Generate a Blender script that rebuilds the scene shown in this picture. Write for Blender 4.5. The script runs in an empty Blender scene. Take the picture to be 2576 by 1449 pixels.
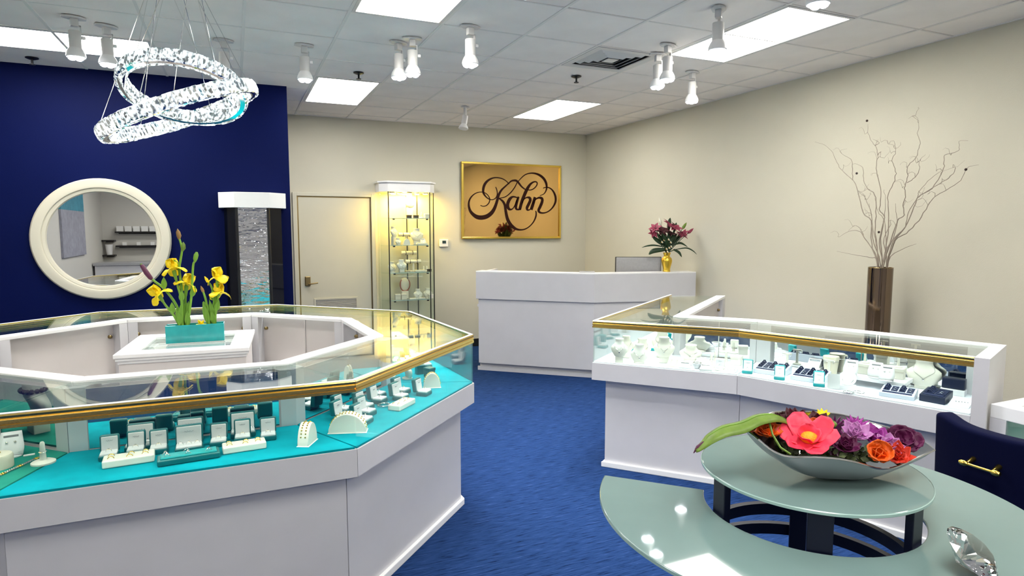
import bpy, bmesh, math, random
from mathutils import Vector, Matrix, Euler

sc = bpy.context.scene
col = sc.collection
PI = math.pi
R = math.radians

# ------------------------------------------------------------------ camera
cam_data = bpy.data.cameras.new('camera')
cam = bpy.data.objects.new('camera', cam_data)
col.objects.link(cam)
cam.location = (0, 0, 1.63)
cam.rotation_euler = (R(90 - 5.405), 0, R(-23.84))
cam_data.sensor_width = 36.0
cam_data.lens = 36.0 * 1573.1 / 2576.0
cam_data.clip_start = 0.05
sc.camera = cam

# ------------------------------------------------------------------ world and exposure
world = bpy.data.worlds.new('world')
sc.world = world
world.use_nodes = True
world.node_tree.nodes['Background'].inputs[0].default_value = (0.8, 0.85, 1, 1)
world.node_tree.nodes['Background'].inputs[1].default_value = 0.3
sc.view_settings.view_transform = 'Standard'
sc.view_settings.look = 'None'
sc.view_settings.gamma = 1.0
sc.view_settings.use_curve_mapping = False
sc.view_settings.exposure = 1.27
sc.cycles.max_bounces = 14
sc.cycles.diffuse_bounces = 5
sc.cycles.glossy_bounces = 6
sc.cycles.transmission_bounces = 10
sc.cycles.transparent_max_bounces = 32
sc.cycles.sample_clamp_indirect = 6.0
sc.cycles.caustics_reflective = False
sc.cycles.caustics_refractive = False

TROFFER_POWER = 9.0       # ceiling panel emission
SPOT_WATTS = 34.0
CASE_LED = 30.0
CASE_LED_COOL = 22.0
TOWER_LED = 300.0
CHANDELIER_GLOW = 0.40

# ------------------------------------------------------------------ materials
MATS = {}
def mat(name, color, rough=0.5, metal=0.0, spec=0.5, emit=None, estr=0.0, var=0.0, vscale=20.0, bump=0.0, bscale=200.0, coat=0.0, stretch=None, sheen=0.0, trans=0.0, ior=1.45):
    m = bpy.data.materials.new(name)
    m.use_nodes = True
    nt = m.node_tree
    p = nt.nodes['Principled BSDF']
    p.inputs['Base Color'].default_value = (*color, 1)
    p.inputs['Roughness'].default_value = rough
    p.inputs['Metallic'].default_value = metal
    p.inputs['Specular IOR Level'].default_value = spec
    p.inputs['IOR'].default_value = ior
    p.inputs['Transmission Weight'].default_value = trans
    if coat: p.inputs['Coat Weight'].default_value = coat; p.inputs['Coat Roughness'].default_value = 0.05
    if sheen: p.inputs['Sheen Weight'].default_value = sheen
    if emit:
        p.inputs['Emission Color'].default_value = (*emit, 1)
        p.inputs['Emission Strength'].default_value = estr
    if var or bump:
        tc = nt.nodes.new('ShaderNodeTexCoord')
        mp = nt.nodes.new('ShaderNodeMapping')
        nt.links.new(tc.outputs['Object'], mp.inputs['Vector'])
        if stretch: mp.inputs['Scale'].default_value = stretch
    if var:
        n = nt.nodes.new('ShaderNodeTexNoise'); n.inputs['Scale'].default_value = vscale; n.inputs['Detail'].default_value = 5
        nt.links.new(mp.outputs['Vector'], n.inputs['Vector'])
        r = nt.nodes.new('ShaderNodeValToRGB')
        r.color_ramp.elements[0].position = 0.3; r.color_ramp.elements[1].position = 0.7
        r.color_ramp.elements[0].color = (*[max(0, c * (1 - var)) for c in color], 1)
        r.color_ramp.elements[1].color = (*[min(1, c * (1 + var)) for c in color], 1)
        nt.links.new(n.outputs['Fac'], r.inputs['Fac'])
        nt.links.new(r.outputs['Color'], p.inputs['Base Color'])
    if bump:
        n2 = nt.nodes.new('ShaderNodeTexNoise'); n2.inputs['Scale'].default_value = bscale; n2.inputs['Detail'].default_value = 3
        nt.links.new(mp.outputs['Vector'], n2.inputs['Vector'])
        b = nt.nodes.new('ShaderNodeBump'); b.inputs['Strength'].default_value = bump; b.inputs['Distance'].default_value = 0.01
        nt.links.new(n2.outputs['Fac'], b.inputs['Height'])
        nt.links.new(b.outputs['Normal'], p.inputs['Normal'])
    MATS[name] = m
    return m

def glass_mat(name, tint=(0.95, 0.98, 0.965), ior=1.45, rough=0.0, gcol=(1, 1, 1)):
    m = bpy.data.materials.new(name); m.use_nodes = True
    nt = m.node_tree; nt.nodes.clear()
    o = nt.nodes.new('ShaderNodeOutputMaterial'); mx = nt.nodes.new('ShaderNodeMixShader')
    t = nt.nodes.new('ShaderNodeBsdfTransparent'); t.inputs['Color'].default_value = (*tint, 1)
    g = nt.nodes.new('ShaderNodeBsdfGlossy'); g.inputs['Roughness'].default_value = rough; g.inputs['Color'].default_value = (*gcol, 1)
    f = nt.nodes.new('ShaderNodeFresnel'); ge = nt.nodes.new('ShaderNodeNewGeometry'); mr = nt.nodes.new('ShaderNodeMapRange')
    mr.inputs['To Min'].default_value = ior; mr.inputs['To Max'].default_value = 1.0/ior      # same reflectance on both faces of a thin sheet
    nt.links.new(ge.outputs['Backfacing'], mr.inputs['Value']); nt.links.new(mr.outputs[0], f.inputs['IOR'])
    nt.links.new(f.outputs[0], mx.inputs[0]); nt.links.new(t.outputs[0], mx.inputs[1]); nt.links.new(g.outputs[0], mx.inputs[2])
    nt.links.new(mx.outputs[0], o.inputs[0])
    MATS[name] = m
    return m

def mirror_mat(name, color, rough=0.0, bump=0.0, bscale=6.0, stretch=None):
    m = mat(name, color, rough, metal=1.0, bump=bump, bscale=bscale, stretch=stretch)
    return m

def emit_mat(name, color, strength):
    m = bpy.data.materials.new(name); m.use_nodes = True
    nt = m.node_tree; nt.nodes.clear()
    o = nt.nodes.new('ShaderNodeOutputMaterial'); e = nt.nodes.new('ShaderNodeEmission')
    e.inputs[0].default_value = (*color, 1); e.inputs[1].default_value = strength
    nt.links.new(e.outputs[0], o.inputs[0]); MATS[name] = m
    return m

mat('cream_wall', (0.595, 0.568, 0.462), 0.75, bump=0.15, bscale=260, var=0.03, vscale=1.2)
mat('navy_wall', (0.0004, 0.0045, 0.058), 0.6, spec=0.12, bump=0.1, bscale=220, var=0.1, vscale=1.0)
mat('white_wall', (0.62, 0.60, 0.56), 0.7, bump=0.1, bscale=200)
mat('ceiling_tile', (0.93, 0.875, 0.83), 0.85, bump=0.35, bscale=350, var=0.04, vscale=3)
mat('ceiling_grid', (0.80, 0.77, 0.73), 0.6)
mat('plenum', (0.05, 0.05, 0.05), 0.9)
mat('laminate', (0.62, 0.612, 0.632), 0.35, var=0.02, vscale=6, bump=0.03, bscale=500)
mat('laminate_warm', (0.70, 0.655, 0.63), 0.4, var=0.02, vscale=6)
mat('ledge_white', (0.90, 0.90, 0.89), 0.25)
mat('door_paint', (0.58, 0.56, 0.455), 0.45, var=0.02, vscale=3)
mat('black_base', (0.006, 0.006, 0.008), 0.5)
mat('brass', (0.80, 0.57, 0.17), 0.24, metal=1.0, bump=0.08, bscale=60, stretch=(1, 1, 30))
mat('brass_dull', (0.30, 0.22, 0.10), 0.35, metal=1.0)
mat('gold', (0.85, 0.60, 0.12), 0.2, metal=1.0)
mat('gold_leaf', (0.72, 0.48, 0.06), 0.28, metal=1.0, bump=0.4, bscale=45)
mat('silver', (0.82, 0.82, 0.80), 0.12, metal=1.0)
mat('silver_polished', (0.80, 0.79, 0.76), 0.06, metal=1.0, bump=0.25, bscale=5)
mat('silver_satin', (0.40, 0.40, 0.42), 0.5, metal=1.0)
mat('chrome', (0.75, 0.74, 0.72), 0.04, metal=1.0)
mat('bronze', (0.20, 0.15, 0.115), 0.07, metal=1.0, bump=0.15, bscale=3, stretch=(3, 3, 0.6))
mat('turquoise_velvet', (0.0, 0.29, 0.36), 0.9, spec=0.1, var=0.14, vscale=9, bump=0.2, bscale=600)
mat('green_velvet', (0.02, 0.25, 0.19), 0.9, spec=0.1, var=0.12, vscale=9, bump=0.2, bscale=600)
mat('white_deck', (0.86, 0.88, 0.93), 0.5)
mat('teal_leather', (0.001, 0.14, 0.15), 0.32, bump=0.12, bscale=500)
mat('teal_bright', (0.002, 0.32, 0.34), 0.35, bump=0.1, bscale=500)
mat('white_satin', (0.82, 0.81, 0.82), 0.5, bump=0.1, bscale=300)
mat('white_leather', (0.82, 0.79, 0.70), 0.42, bump=0.08, bscale=400)
mat('linen', (0.80, 0.74, 0.60), 0.7, bump=0.15, bscale=400)
mat('navy_insert', (0.012, 0.018, 0.06), 0.7)
mat('navy_leather', (0.008, 0.012, 0.035), 0.35)
mat('grey_plastic', (0.60, 0.63, 0.72), 0.35)
mat('navy_velvet', (0.0012, 0.0025, 0.022), 0.95, spec=0.08, sheen=0.03, bump=0.15, bscale=500)
mat('navy_steel', (0.004, 0.006, 0.022), 0.38, metal=0.3)
mat('black_glass', (0.002, 0.003, 0.008), 0.03, spec=0.3)
mat('black_plastic', (0.01, 0.01, 0.012), 0.35)
mat('white_plastic', (0.80, 0.80, 0.80), 0.35)
mat('white_metal', (0.66, 0.65, 0.64), 0.35)
mat('monitor_grey', (0.36, 0.36, 0.37), 0.4, var=0.05, vscale=40)
mat('paper', (0.86, 0.85, 0.83), 0.6)
mat('sign_ink', (0.022, 0.005, 0.002), 0.6, spec=0.15)
mat('ink_grey', (0.25, 0.26, 0.30), 0.6)
mat('turquoise_ceramic', (0.02, 0.36, 0.37), 0.15, coat=0.5, var=0.12, vscale=14)
mat('leaf_green', (0.16, 0.34, 0.035), 0.5, var=0.25, vscale=14, stretch=(1, 1, 0.3))
mat('leaf_dark', (0.012, 0.04, 0.012), 0.45, var=0.3, vscale=20)
mat('leaf_broad', (0.13, 0.22, 0.025), 0.45, var=0.2, vscale=30)
mat('petal_yellow', (0.86, 0.66, 0.005), 0.55, var=0.1, vscale=30, emit=(0.9, 0.7, 0.0), estr=0.0)
mat('bud_purple', (0.10, 0.02, 0.06), 0.5)
mat('bud_brown', (0.28, 0.16, 0.05), 0.5)
mat('petal_lily', (0.30, 0.04, 0.085), 0.5, var=0.25, vscale=25)
mat('petal_maroon', (0.06, 0.005, 0.012), 0.55, var=0.3, vscale=25)
mat('petal_white', (0.82, 0.80, 0.66), 0.55)
mat('petal_pink', (0.90, 0.045, 0.10), 0.5, var=0.15, vscale=30)
mat('petal_orange', (0.72, 0.11, 0.005), 0.55, var=0.3, vscale=40)
mat('petal_red', (0.55, 0.03, 0.01), 0.55, var=0.3, vscale=40)
mat('petal_violet', (0.34, 0.04, 0.30), 0.55, var=0.3, vscale=40)
mat('petal_plum', (0.09, 0.004, 0.05), 0.55, var=0.3, vscale=40)
mat('petal_lilac', (0.48, 0.20, 0.46), 0.55, var=0.2, vscale=40)
mat('stamen', (0.86, 0.42, 0.02), 0.6, bump=0.5, bscale=300)
mat('foliage_mix', (0.06, 0.08, 0.025), 0.7, var=0.5, vscale=60)
mat('twig', (0.30, 0.25, 0.20), 0.6, var=0.15, vscale=30)
mat('twig_bead', (0.02, 0.006, 0.004), 0.35)
mat('soil', (0.02, 0.015, 0.01), 0.9)
mat('frosted_glass', (0.175, 0.262, 0.255), 0.03, spec=0.5, coat=0.25, var=0.04, vscale=5)
mat('mirror_frame', (0.70, 0.66, 0.54), 0.35)
mat('glass_edge', (0.34, 0.50, 0.46), 0.15, spec=0.6)
mat('painting_blue', (0.05, 0.24, 0.33), 0.7, var=0.2, vscale=10)
mat('painting_grey', (0.30, 0.30, 0.36), 0.7, var=0.15, vscale=10)
mat('dark_wood', (0.015, 0.012, 0.012), 0.4)
mat('bead_dark', (0.03, 0.006, 0.01), 0.25)
mat('watch_dark', (0.02, 0.015, 0.01), 0.4)
mat('amber', (0.35, 0.06, 0.03), 0.3)
glass_mat('clear_glass')
glass_mat('case_glass', tint=(0.93, 0.97, 0.95), ior=1.5)
glass_mat('tint_glass', tint=(0.10, 0.10, 0.13), ior=1.5)
mirror_mat('mirror', (0.88, 0.90, 0.90))
mirror_mat('mirror_dark', (0.72, 0.74, 0.80), bump=0.7, bscale=4, stretch=(1.5, 1, 5))
mirror_mat('gold_mirror', (0.80, 0.50, 0.19), rough=0.03)
mat('crystal_clear', (1, 1, 1), 0.0, trans=1.0, ior=1.75, spec=0.6)
emit_mat('troffer_glow', (1.0, 0.97, 0.90), TROFFER_POWER)
emit_mat('led_glow', (0.92, 0.94, 1.0), 14.0)
emit_mat('led_strip', (1.0, 0.96, 0.88), CASE_LED)
emit_mat('led_strip_cool', (0.80, 0.90, 1.0), CASE_LED_COOL)
emit_mat('puck_glow', (1.0, 0.63, 0.13), TOWER_LED)
emit_mat('lcd', (0.04, 0.06, 0.05), 0.5)

# crystal band of the chandelier: faceted glassy blocks lit from inside by LEDs
def crystal_lit():
    m = bpy.data.materials.new('crystal_lit'); m.use_nodes = True
    nt = m.node_tree; p = nt.nodes['Principled BSDF']
    p.inputs['Base Color'].default_value = (0.78, 0.84, 0.85, 1); p.inputs['Roughness'].default_value = 0.06
    p.inputs['Metallic'].default_value = 1.0
    tc = nt.nodes.new('ShaderNodeTexCoord'); n = nt.nodes.new('ShaderNodeTexNoise'); n.inputs['Scale'].default_value = 55; n.inputs['Detail'].default_value = 2
    r = nt.nodes.new('ShaderNodeValToRGB')
    r.color_ramp.elements[0].position = 0.42; r.color_ramp.elements[0].color = (0.0, 0.0, 0.0, 1)
    r.color_ramp.elements[1].position = 0.54; r.color_ramp.elements[1].color = (0.90, 0.97, 1.0, 1)
    nt.links.new(tc.outputs['Object'], n.inputs['Vector']); nt.links.new(n.outputs['Fac'], r.inputs['Fac'])
    nt.links.new(r.outputs['Color'], p.inputs['Emission Color']); p.inputs['Emission Strength'].default_value = CHANDELIER_GLOW
    MATS['crystal_lit'] = m
crystal_lit()

# carpet: streaky blue loop pile
def carpet():
    m = bpy.data.materials.new('carpet'); m.use_nodes = True
    nt = m.node_tree; p = nt.nodes['Principled BSDF']; p.inputs['Roughness'].default_value = 0.9
    p.inputs['Specular IOR Level'].default_value = 0.05
    tc = nt.nodes.new('ShaderNodeTexCoord')
    mp = nt.nodes.new('ShaderNodeMapping'); mp.inputs['Scale'].default_value = (6, 60, 1); mp.inputs['Rotation'].default_value = (0, 0, R(4))
    nt.links.new(tc.outputs['Object'], mp.inputs['Vector'])
    n = nt.nodes.new('ShaderNodeTexNoise'); n.inputs['Scale'].default_value = 1.6; n.inputs['Detail'].default_value = 4; n.inputs['Roughness'].default_value = 0.65
    nt.links.new(mp.outputs['Vector'], n.inputs['Vector'])
    r = nt.nodes.new('ShaderNodeValToRGB')
    e = r.color_ramp.elements
    e[0].position = 0.30; e[0].color = (0.002, 0.006, 0.03, 1)
    e[1].position = 0.45; e[1].color = (0.0115, 0.034, 0.112, 1)
    k = e.new(0.62); k.color = (0.018, 0.047, 0.148, 1)
    k = e.new(0.78); k.color = (0.055, 0.105, 0.26, 1)
    nt.links.new(n.outputs['Fac'], r.inputs['Fac']); nt.links.new(r.outputs['Color'], p.inputs['Base Color'])
    b = nt.nodes.new('ShaderNodeBump'); b.inputs['Strength'].default_value = 0.5; b.inputs['Distance'].default_value = 0.004
    nt.links.new(n.outputs['Fac'], b.inputs['Height']); nt.links.new(b.outputs['Normal'], p.inputs['Normal'])
    MATS['carpet'] = m
carpet()

# ------------------------------------------------------------------ mesh builder
class MB:
    def __init__(s): s.v = []; s.f = []
    def add(s, vs, fs):
        o = len(s.v); s.v += [tuple(map(float, q)) for q in vs]; s.f += [tuple(i + o for i in q) for q in fs]; return s
    def box(s, x0, y0, z0, x1, y1, z1, M=None):
        vs = [Vector(q) for q in ((x0,y0,z0),(x1,y0,z0),(x1,y1,z0),(x0,y1,z0),(x0,y0,z1),(x1,y0,z1),(x1,y1,z1),(x0,y1,z1))]
        if M is not None: vs = [M @ q for q in vs]
        return s.add(vs, [(0,3,2,1),(4,5,6,7),(0,1,5,4),(1,2,6,5),(2,3,7,6),(3,0,4,7)])
    def cbox(s, c, d, M=None):
        return s.box(c[0]-d[0]/2, c[1]-d[1]/2, c[2]-d[2]/2, c[0]+d[0]/2, c[1]+d[1]/2, c[2]+d[2]/2, M)
    def prism(s, poly, z0, z1):
        n = len(poly)
        a = sum(poly[i][0]*poly[(i+1)%n][1]-poly[(i+1)%n][0]*poly[i][1] for i in range(n))
        if a < 0: poly = poly[::-1]
        vs = [(x,y,z0) for x,y in poly] + [(x,y,z1) for x,y in poly]
        fs = [tuple(range(n-1,-1,-1)), tuple(range(n,2*n))] + [(i,(i+1)%n,n+(i+1)%n,n+i) for i in range(n)]
        return s.add(vs, fs)
    def lathe(s, prof, n=24, c=(0,0,0), M=None, cap=True):
        vs = []; fs = []
        for r, z in prof:
            for k in range(n):
                a = 2*PI*k/n; q = Vector((c[0]+r*math.cos(a), c[1]+r*math.sin(a), c[2]+z))
                vs.append(M @ q if M is not None else q)
        for i in range(len(prof)-1):
            for k in range(n):
                fs.append((i*n+k, i*n+(k+1)%n, (i+1)*n+(k+1)%n, (i+1)*n+k))
        if cap:
            fs.append(tuple(range(n-1,-1,-1))); b = (len(prof)-1)*n; fs.append(tuple(range(b, b+n)))
        return s.add(vs, fs)
    def tube(s, pts, rad, n=6, closed=False):
        pts = [Vector(p) for p in pts]; m = len(pts)
        rr = rad if isinstance(rad, (list, tuple)) else [rad]*m
        vs = []; fs = []; prev = None
        for i, p in enumerate(pts):
            if closed: t = pts[(i+1)%m]-pts[i-1]
            else: t = pts[min(i+1,m-1)]-pts[max(i-1,0)]
            t = t.normalized() if t.length > 1e-9 else Vector((0,0,1))
            if prev is None:
                a = Vector((0,0,1)) if abs(t.z) < 0.9 else Vector((1,0,0))
                u = t.cross(a).normalized()
            else:
                u = (prev - t*prev.dot(t)); u = u.normalized() if u.length > 1e-9 else t.orthogonal().normalized()
            prev = u; w = t.cross(u)
            for k in range(n):
                an = 2*PI*k/n; vs.append(p + (u*math.cos(an)+w*math.sin(an))*rr[i])
        for i in range(m if closed else m-1):
            j = (i+1)%m
            for k in range(n): fs.append((i*n+k, i*n+(k+1)%n, j*n+(k+1)%n, j*n+k))
        if not closed:
            fs.append(tuple(range(n-1,-1,-1))); fs.append(tuple(range((m-1)*n, m*n)))
        return s.add(vs, fs)
    def torus(s, c, r, t, n=20, k=6, M=None):
        pts = [Vector((c[0]+r*math.cos(2*PI*i/n), c[1]+r*math.sin(2*PI*i/n), c[2])) for i in range(n)]
        if M is not None: pts = [M @ q for q in pts]
        return s.tube(pts, t, k, closed=True)
    def ball(s, c, r, n=10, m=7, sq=(1,1,1), M=None):
        vs = []; fs = []
        for i in range(m+1):
            th = PI*i/m
            for k in range(n):
                a = 2*PI*k/n; q = Vector((c[0]+r*sq[0]*math.sin(th)*math.cos(a), c[1]+r*sq[1]*math.sin(th)*math.sin(a), c[2]+r*sq[2]*math.cos(th)))
                vs.append(M @ q if M is not None else q)
        for i in range(m):
            for k in range(n): fs.append((i*n+k, (i+1)*n+k, (i+1)*n+(k+1)%n, i*n+(k+1)%n))
        return s.add(vs, fs)
    def grid(s, P, nu, nv, thick=0.0):
        # P(i,j)->Vector ; double sided sheet with thickness
        vs = [P(i/(nu-1), j/(nv-1)) for i in range(nu) for j in range(nv)]
        fs = [(i*nv+j, (i+1)*nv+j, (i+1)*nv+j+1, i*nv+j+1) for i in range(nu-1) for j in range(nv-1)]
        return s.add(vs, fs)
    def mesh(s, name):
        me = bpy.data.meshes.new(name); me.from_pydata(s.v, [], s.f); me.update(); return me

def obj(name, mb, material, parent=None, smooth=False, bevel=0.0, segs=2, solid=0.0, angle=40, subsurf=0):
    me = mb.mesh(name) if isinstance(mb, MB) else mb
    o = bpy.data.objects.new(name, me); col.objects.link(o)
    if material and not me.materials: me.materials.append(MATS[material])
    if smooth:
        me.polygons.foreach_set('use_smooth', [True]*len(me.polygons))
        try: me.set_sharp_from_angle(angle=R(angle))
        except Exception: pass
    if solid:
        md = o.modifiers.new('thick', 'SOLIDIFY'); md.thickness = solid; md.offset = 0
    if subsurf:
        md = o.modifiers.new('round', 'SUBSURF'); md.levels = subsurf; md.render_levels = subsurf
    if bevel:
        md = o.modifiers.new('edge', 'BEVEL'); md.width = bevel; md.segments = segs; md.limit_method = 'ANGLE'; md.angle_limit = R(35)
    if parent is not None: o.parent = parent
    return o

def tag(o, label=None, cat=None, group=None, kind=None):
    if label: o['label'] = label
    if cat: o['category'] = cat
    if group: o['group'] = group
    if kind: o['kind'] = kind
    return o

def thing(name, label, cat, loc=(0,0,0), rz=0.0, group=None):
    o = bpy.data.objects.new(name, None); col.objects.link(o)
    o.empty_display_size = 0.05
    o.location = loc; o.rotation_euler = (0, 0, rz)
    return tag(o, label, cat, group)

def copy_tree(src, parent=None):
    c = src.copy(); col.objects.link(c)
    if parent is not None: c.parent = parent
    for ch in list(src.children):
        if ch.name in col.objects: copy_tree(ch, c)
    return c

def place(proto, used, label, loc, rz=0.0, group=None, scale=1.0):
    o = proto if not used else copy_tree(proto)
    o.location = loc; o.rotation_euler = (0, 0, rz); o.scale = (scale,)*3
    o['label'] = label
    if group: o['group'] = group
    return o

def struct(name, mb, material, parent=None, **k):
    o = obj(name, mb, material, parent, **k)
    if parent is None: o['kind'] = 'structure'
    return o

def v2(a): return Vector((a[0], a[1]))
def lerp(a, b, t): return (a[0]+(b[0]-a[0])*t, a[1]+(b[1]-a[1])*t)
# ------------------------------------------------------------------ room shell
XL, XR, YF, YB, ZC = -2.95, 4.767, -5.0, 8.092, 2.998
YN, XN = 6.545, 0.512          # navy wall plane and its right edge
struct('floor', MB().box(XL, YF, -0.05, XR, YB, 0), 'carpet')
struct('wall_right', MB().box(XR, YF, 0, XR+0.1, YB+0.1, 3.2), 'cream_wall')
struct('wall_back', MB().box(XN-0.02, YB, 0, XR, YB+0.1, 3.2), 'cream_wall')
struct('wall_navy', MB().box(XL, YN, 0, XN, YB, 3.2), 'navy_wall')
struct('wall_left', MB().box(XL-0.1, YF, 0, XL, YB, 3.2), 'white_wall')
struct('wall_front', MB().box(XL, YF-0.1, 0, XR, YF, 3.2), 'white_wall')
struct('baseboard_back', MB().box(XN, YB-0.012, 0, XR, YB, 0.105), 'black_base')
struct('baseboard_right', MB().box(XR-0.012, YF, 0, XR, YB-0.012, 0.105), 'black_base')
struct('baseboard_navy', MB().box(XL, YN-0.012, 0, XN, YN, 0.105), 'black_base')

ceil = struct('ceiling', MB().box(XL, YF, 3.03, XR, YB, 3.2), 'plenum')
TS = 0.6096
GX = [0.718 + TS*k for k in range(-6, 7)]
GY = [4.17 + TS*k for k in range(-3, 7)]          # rows in view
lights = []                                        # (x0,y0,x1,y1)
def cell(i, j): return GX[i], GY[j]
gi = lambda x: min(range(len(GX)), key=lambda i: abs(GX[i]-x))
LIGHTS = [(-1.72,5.39,-0.501,6.0,'wide ceiling light panel left above the navy wall, behind the crystal chandelier'),
          (0.718,2.951,1.328,4.17,'ceiling light panel cut by the top edge of the photo, left of the spotlights'),
          (0.718,6.0,1.328,7.218,'ceiling light panel above the door next to the navy wall'),
          (3.156,6.0,3.766,7.218,'ceiling light panel nearest the back right corner above the gold sign'),
          (3.156,2.951,3.766,4.17,'long ceiling light panel next to the air vent, near the right wall')]
HID = [(0.718,-0.1,1.328,1.12),(3.156,-0.1,3.766,1.12),(-1.72,2.34,-0.501,2.95),(-1.72,-0.7,-0.501,-0.1),(0.718,-3.1,1.328,-1.9),(3.156,-3.1,3.766,-1.9),(-1.72,-3.1,-0.501,-2.5)]
VENT = (2.547, 4.17, 3.156, 4.78)
def taken(x, y):
    for l in [q[:4] for q in LIGHTS] + HID + [VENT]:
        if l[0]-0.01 < x < l[2]+0.01 and l[1]-0.01 < y < l[3]+0.01: return True
    return False
rnd = random.Random(7)
tile_me = MB().box(-TS/2+0.006, -TS/2+0.006, 0, TS/2-0.006, TS/2-0.006, 0.014).mesh('ceiling_tile')
tile_me.materials.append(MATS['ceiling_tile'])
xs = [XL] + [g for g in GX if XL < g < XR] + [XR]
ys = [GY[0]] + [g for g in GY[1:] if g < YB] + [YB]
for i in range(len(xs)-1):
    for j in range(len(ys)-1):
        x0, x1, y0, y1 = xs[i], xs[i+1], ys[j], ys[j+1]
        cx, cy = (x0+x1)/2, (y0+y1)/2
        if taken(cx, cy) or (cy > YN and cx < XN-0.1): continue
        if abs(x1-x0-TS) < 0.01 and abs(y1-y0-TS) < 0.01:
            t = obj('ceiling_tile', tile_me, None, ceil)
        else:
            t = obj('ceiling_tile', MB().box(-(x1-x0)/2+0.006, -(y1-y0)/2+0.006, 0, (x1-x0)/2-0.006, (y1-y0)/2-0.006, 0.014), 'ceiling_tile', ceil)
        t.location = (cx, cy, ZC+0.002+rnd.uniform(-0.001, 0.003))
        t.rotation_euler = (rnd.uniform(-1,1)*0.003, rnd.uniform(-1,1)*0.003, 0)
# grid of bars (front to back bars read darker and wider), and the tiles towards the street that stay out of view
g = MB()
for x in xs[1:-1]: g.box(x-0.010, YF, ZC-0.002, x+0.010, YB, ZC+0.012)
for y in ys[1:-1]: g.box(XL, y-0.007, ZC-0.001, XR, y+0.007, ZC+0.011)
for w in ((XL,YF,XL+0.02,YB),(XR-0.02,YF,XR,YB),(XN,YB-0.02,XR,YB)): g.box(w[0], w[1], ZC-0.002, w[2], w[3], ZC+0.012)
tag(obj('ceiling_grid', g, 'ceiling_grid', ceil), kind='stuff')
f = MB()
hid_y = [YF + TS*k for k in range(0, 30)]
yy = [YF, -3.1, -2.5, -1.9, -0.7, -0.1, 1.12, GY[0]]
for i in range(len(xs)-1):
    for j in range(len(yy)-1):
        cx, cy = (xs[i]+xs[i+1])/2, (yy[j]+yy[j+1])/2
        if not taken(cx, cy): f.box(xs[i]+0.009, yy[j]+0.009, ZC, xs[i+1]-0.009, yy[j+1]-0.009, ZC+0.014)
tag(obj('ceiling_tile_field', f, 'ceiling_tile', ceil), kind='stuff')

def troffer(x0, y0, x1, y1, label):
    t = thing('ceiling_light', label, 'ceiling light', ((x0+x1)/2, (y0+y1)/2, ZC), 0, 'recessed ceiling light panels')
    a, b = (x1-x0)/2-0.011, (y1-y0)/2-0.011
    m = MB()
    for q in ((-a,-b,a,-b+0.022),(-a,b-0.022,a,b),(-a,-b+0.022,-a+0.022,b-0.022),(a-0.022,-b+0.022,a,b-0.022)): m.box(q[0], q[1], -0.004, q[2], q[3], 0.02)
    obj('frame', m, 'white_metal', t)
    obj('diffuser', MB().box(-a+0.022, -b+0.022, 0.002, a-0.022, b-0.022, 0.01), 'troffer_glow', t)
    obj('housing', MB().box(-a, -b, 0.021, a, b, 0.03), 'white_metal', t)
for q in LIGHTS: troffer(*q)
for i, q in enumerate(HID):
    troffer(*q, ['ceiling light panel over the glass table, towards the shop front','ceiling light panel by the right wall, towards the shop front','wide ceiling light panel over the left wall end','wide ceiling light panel in the front left quarter','ceiling light panel in the front middle of the shop','ceiling light panel in the front right corner','wide ceiling light panel in the front left corner'][i])

# square louvred air vent
t = thing('air_vent', 'square white ceiling air vent with nested louvres', 'vent', ((VENT[0]+VENT[2])/2, (VENT[1]+VENT[3])/2, ZC))
def sq_ring(h0, z0, h1, z1, th=0.006):
    m = MB()
    for s0, s1, s2, s3 in ((0,1,2,3),):
        o = [(-h0,-h0),(h0,-h0),(h0,h0),(-h0,h0)]; i = [(-h1,-h1),(h1,-h1),(h1,h1),(-h1,h1)]
        vs = [(x,y,z0) for x,y in o]+[(x,y,z1) for x,y in i]+[(x,y,z0+th) for x,y in o]+[(x,y,z1+th) for x,y in i]
        fs = []
        for k in range(4):
            n = (k+1)%4
            fs += [(k,n,4+n,4+k)[::-1], (8+k,8+n,12+n,12+k), (k,n,8+n,8+k), (4+k,4+n,12+n,12+k)[::-1]]
        m.add(vs, fs)
    return m
obj('frame', sq_ring(0.292, -0.004, 0.235, -0.004, 0.008), 'white_metal', t)
for h0, h1 in ((0.232,0.180),(0.182,0.128),(0.130,0.075)):
    obj('louvre', sq_ring(h0, 0.026, h1, -0.006, 0.003), 'white_metal', t)
obj('centre_plate', MB().box(-0.05, -0.05, -0.006, 0.05, 0.05, -0.001), 'white_metal', t)
obj('duct', MB().box(-0.24, -0.24, 0.0305, 0.24, 0.24, 0.0315), 'plenum', t)

for (x, y, l) in ((-1.435,6.288,'black fire sprinkler on the ceiling edge above the navy wall'),(1.052,5.722,'black fire sprinkler just behind the twin spotlights, over the door side light panel'),(2.87,5.06,'black fire sprinkler just behind the square air vent')):
    t = thing('fire_sprinkler', l, 'sprinkler', (x, y, ZC), 0, 'ceiling fire sprinklers')
    obj('rosette', MB().lathe([(0.046,0.0),(0.046,-0.006),(0.02,-0.016)], 16), 'black_plastic', t, True)
    obj('deflector', MB().lathe([(0.008,-0.014),(0.008,-0.05),(0.022,-0.052),(0.022,-0.057)], 12), 'black_plastic', t, True)

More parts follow.
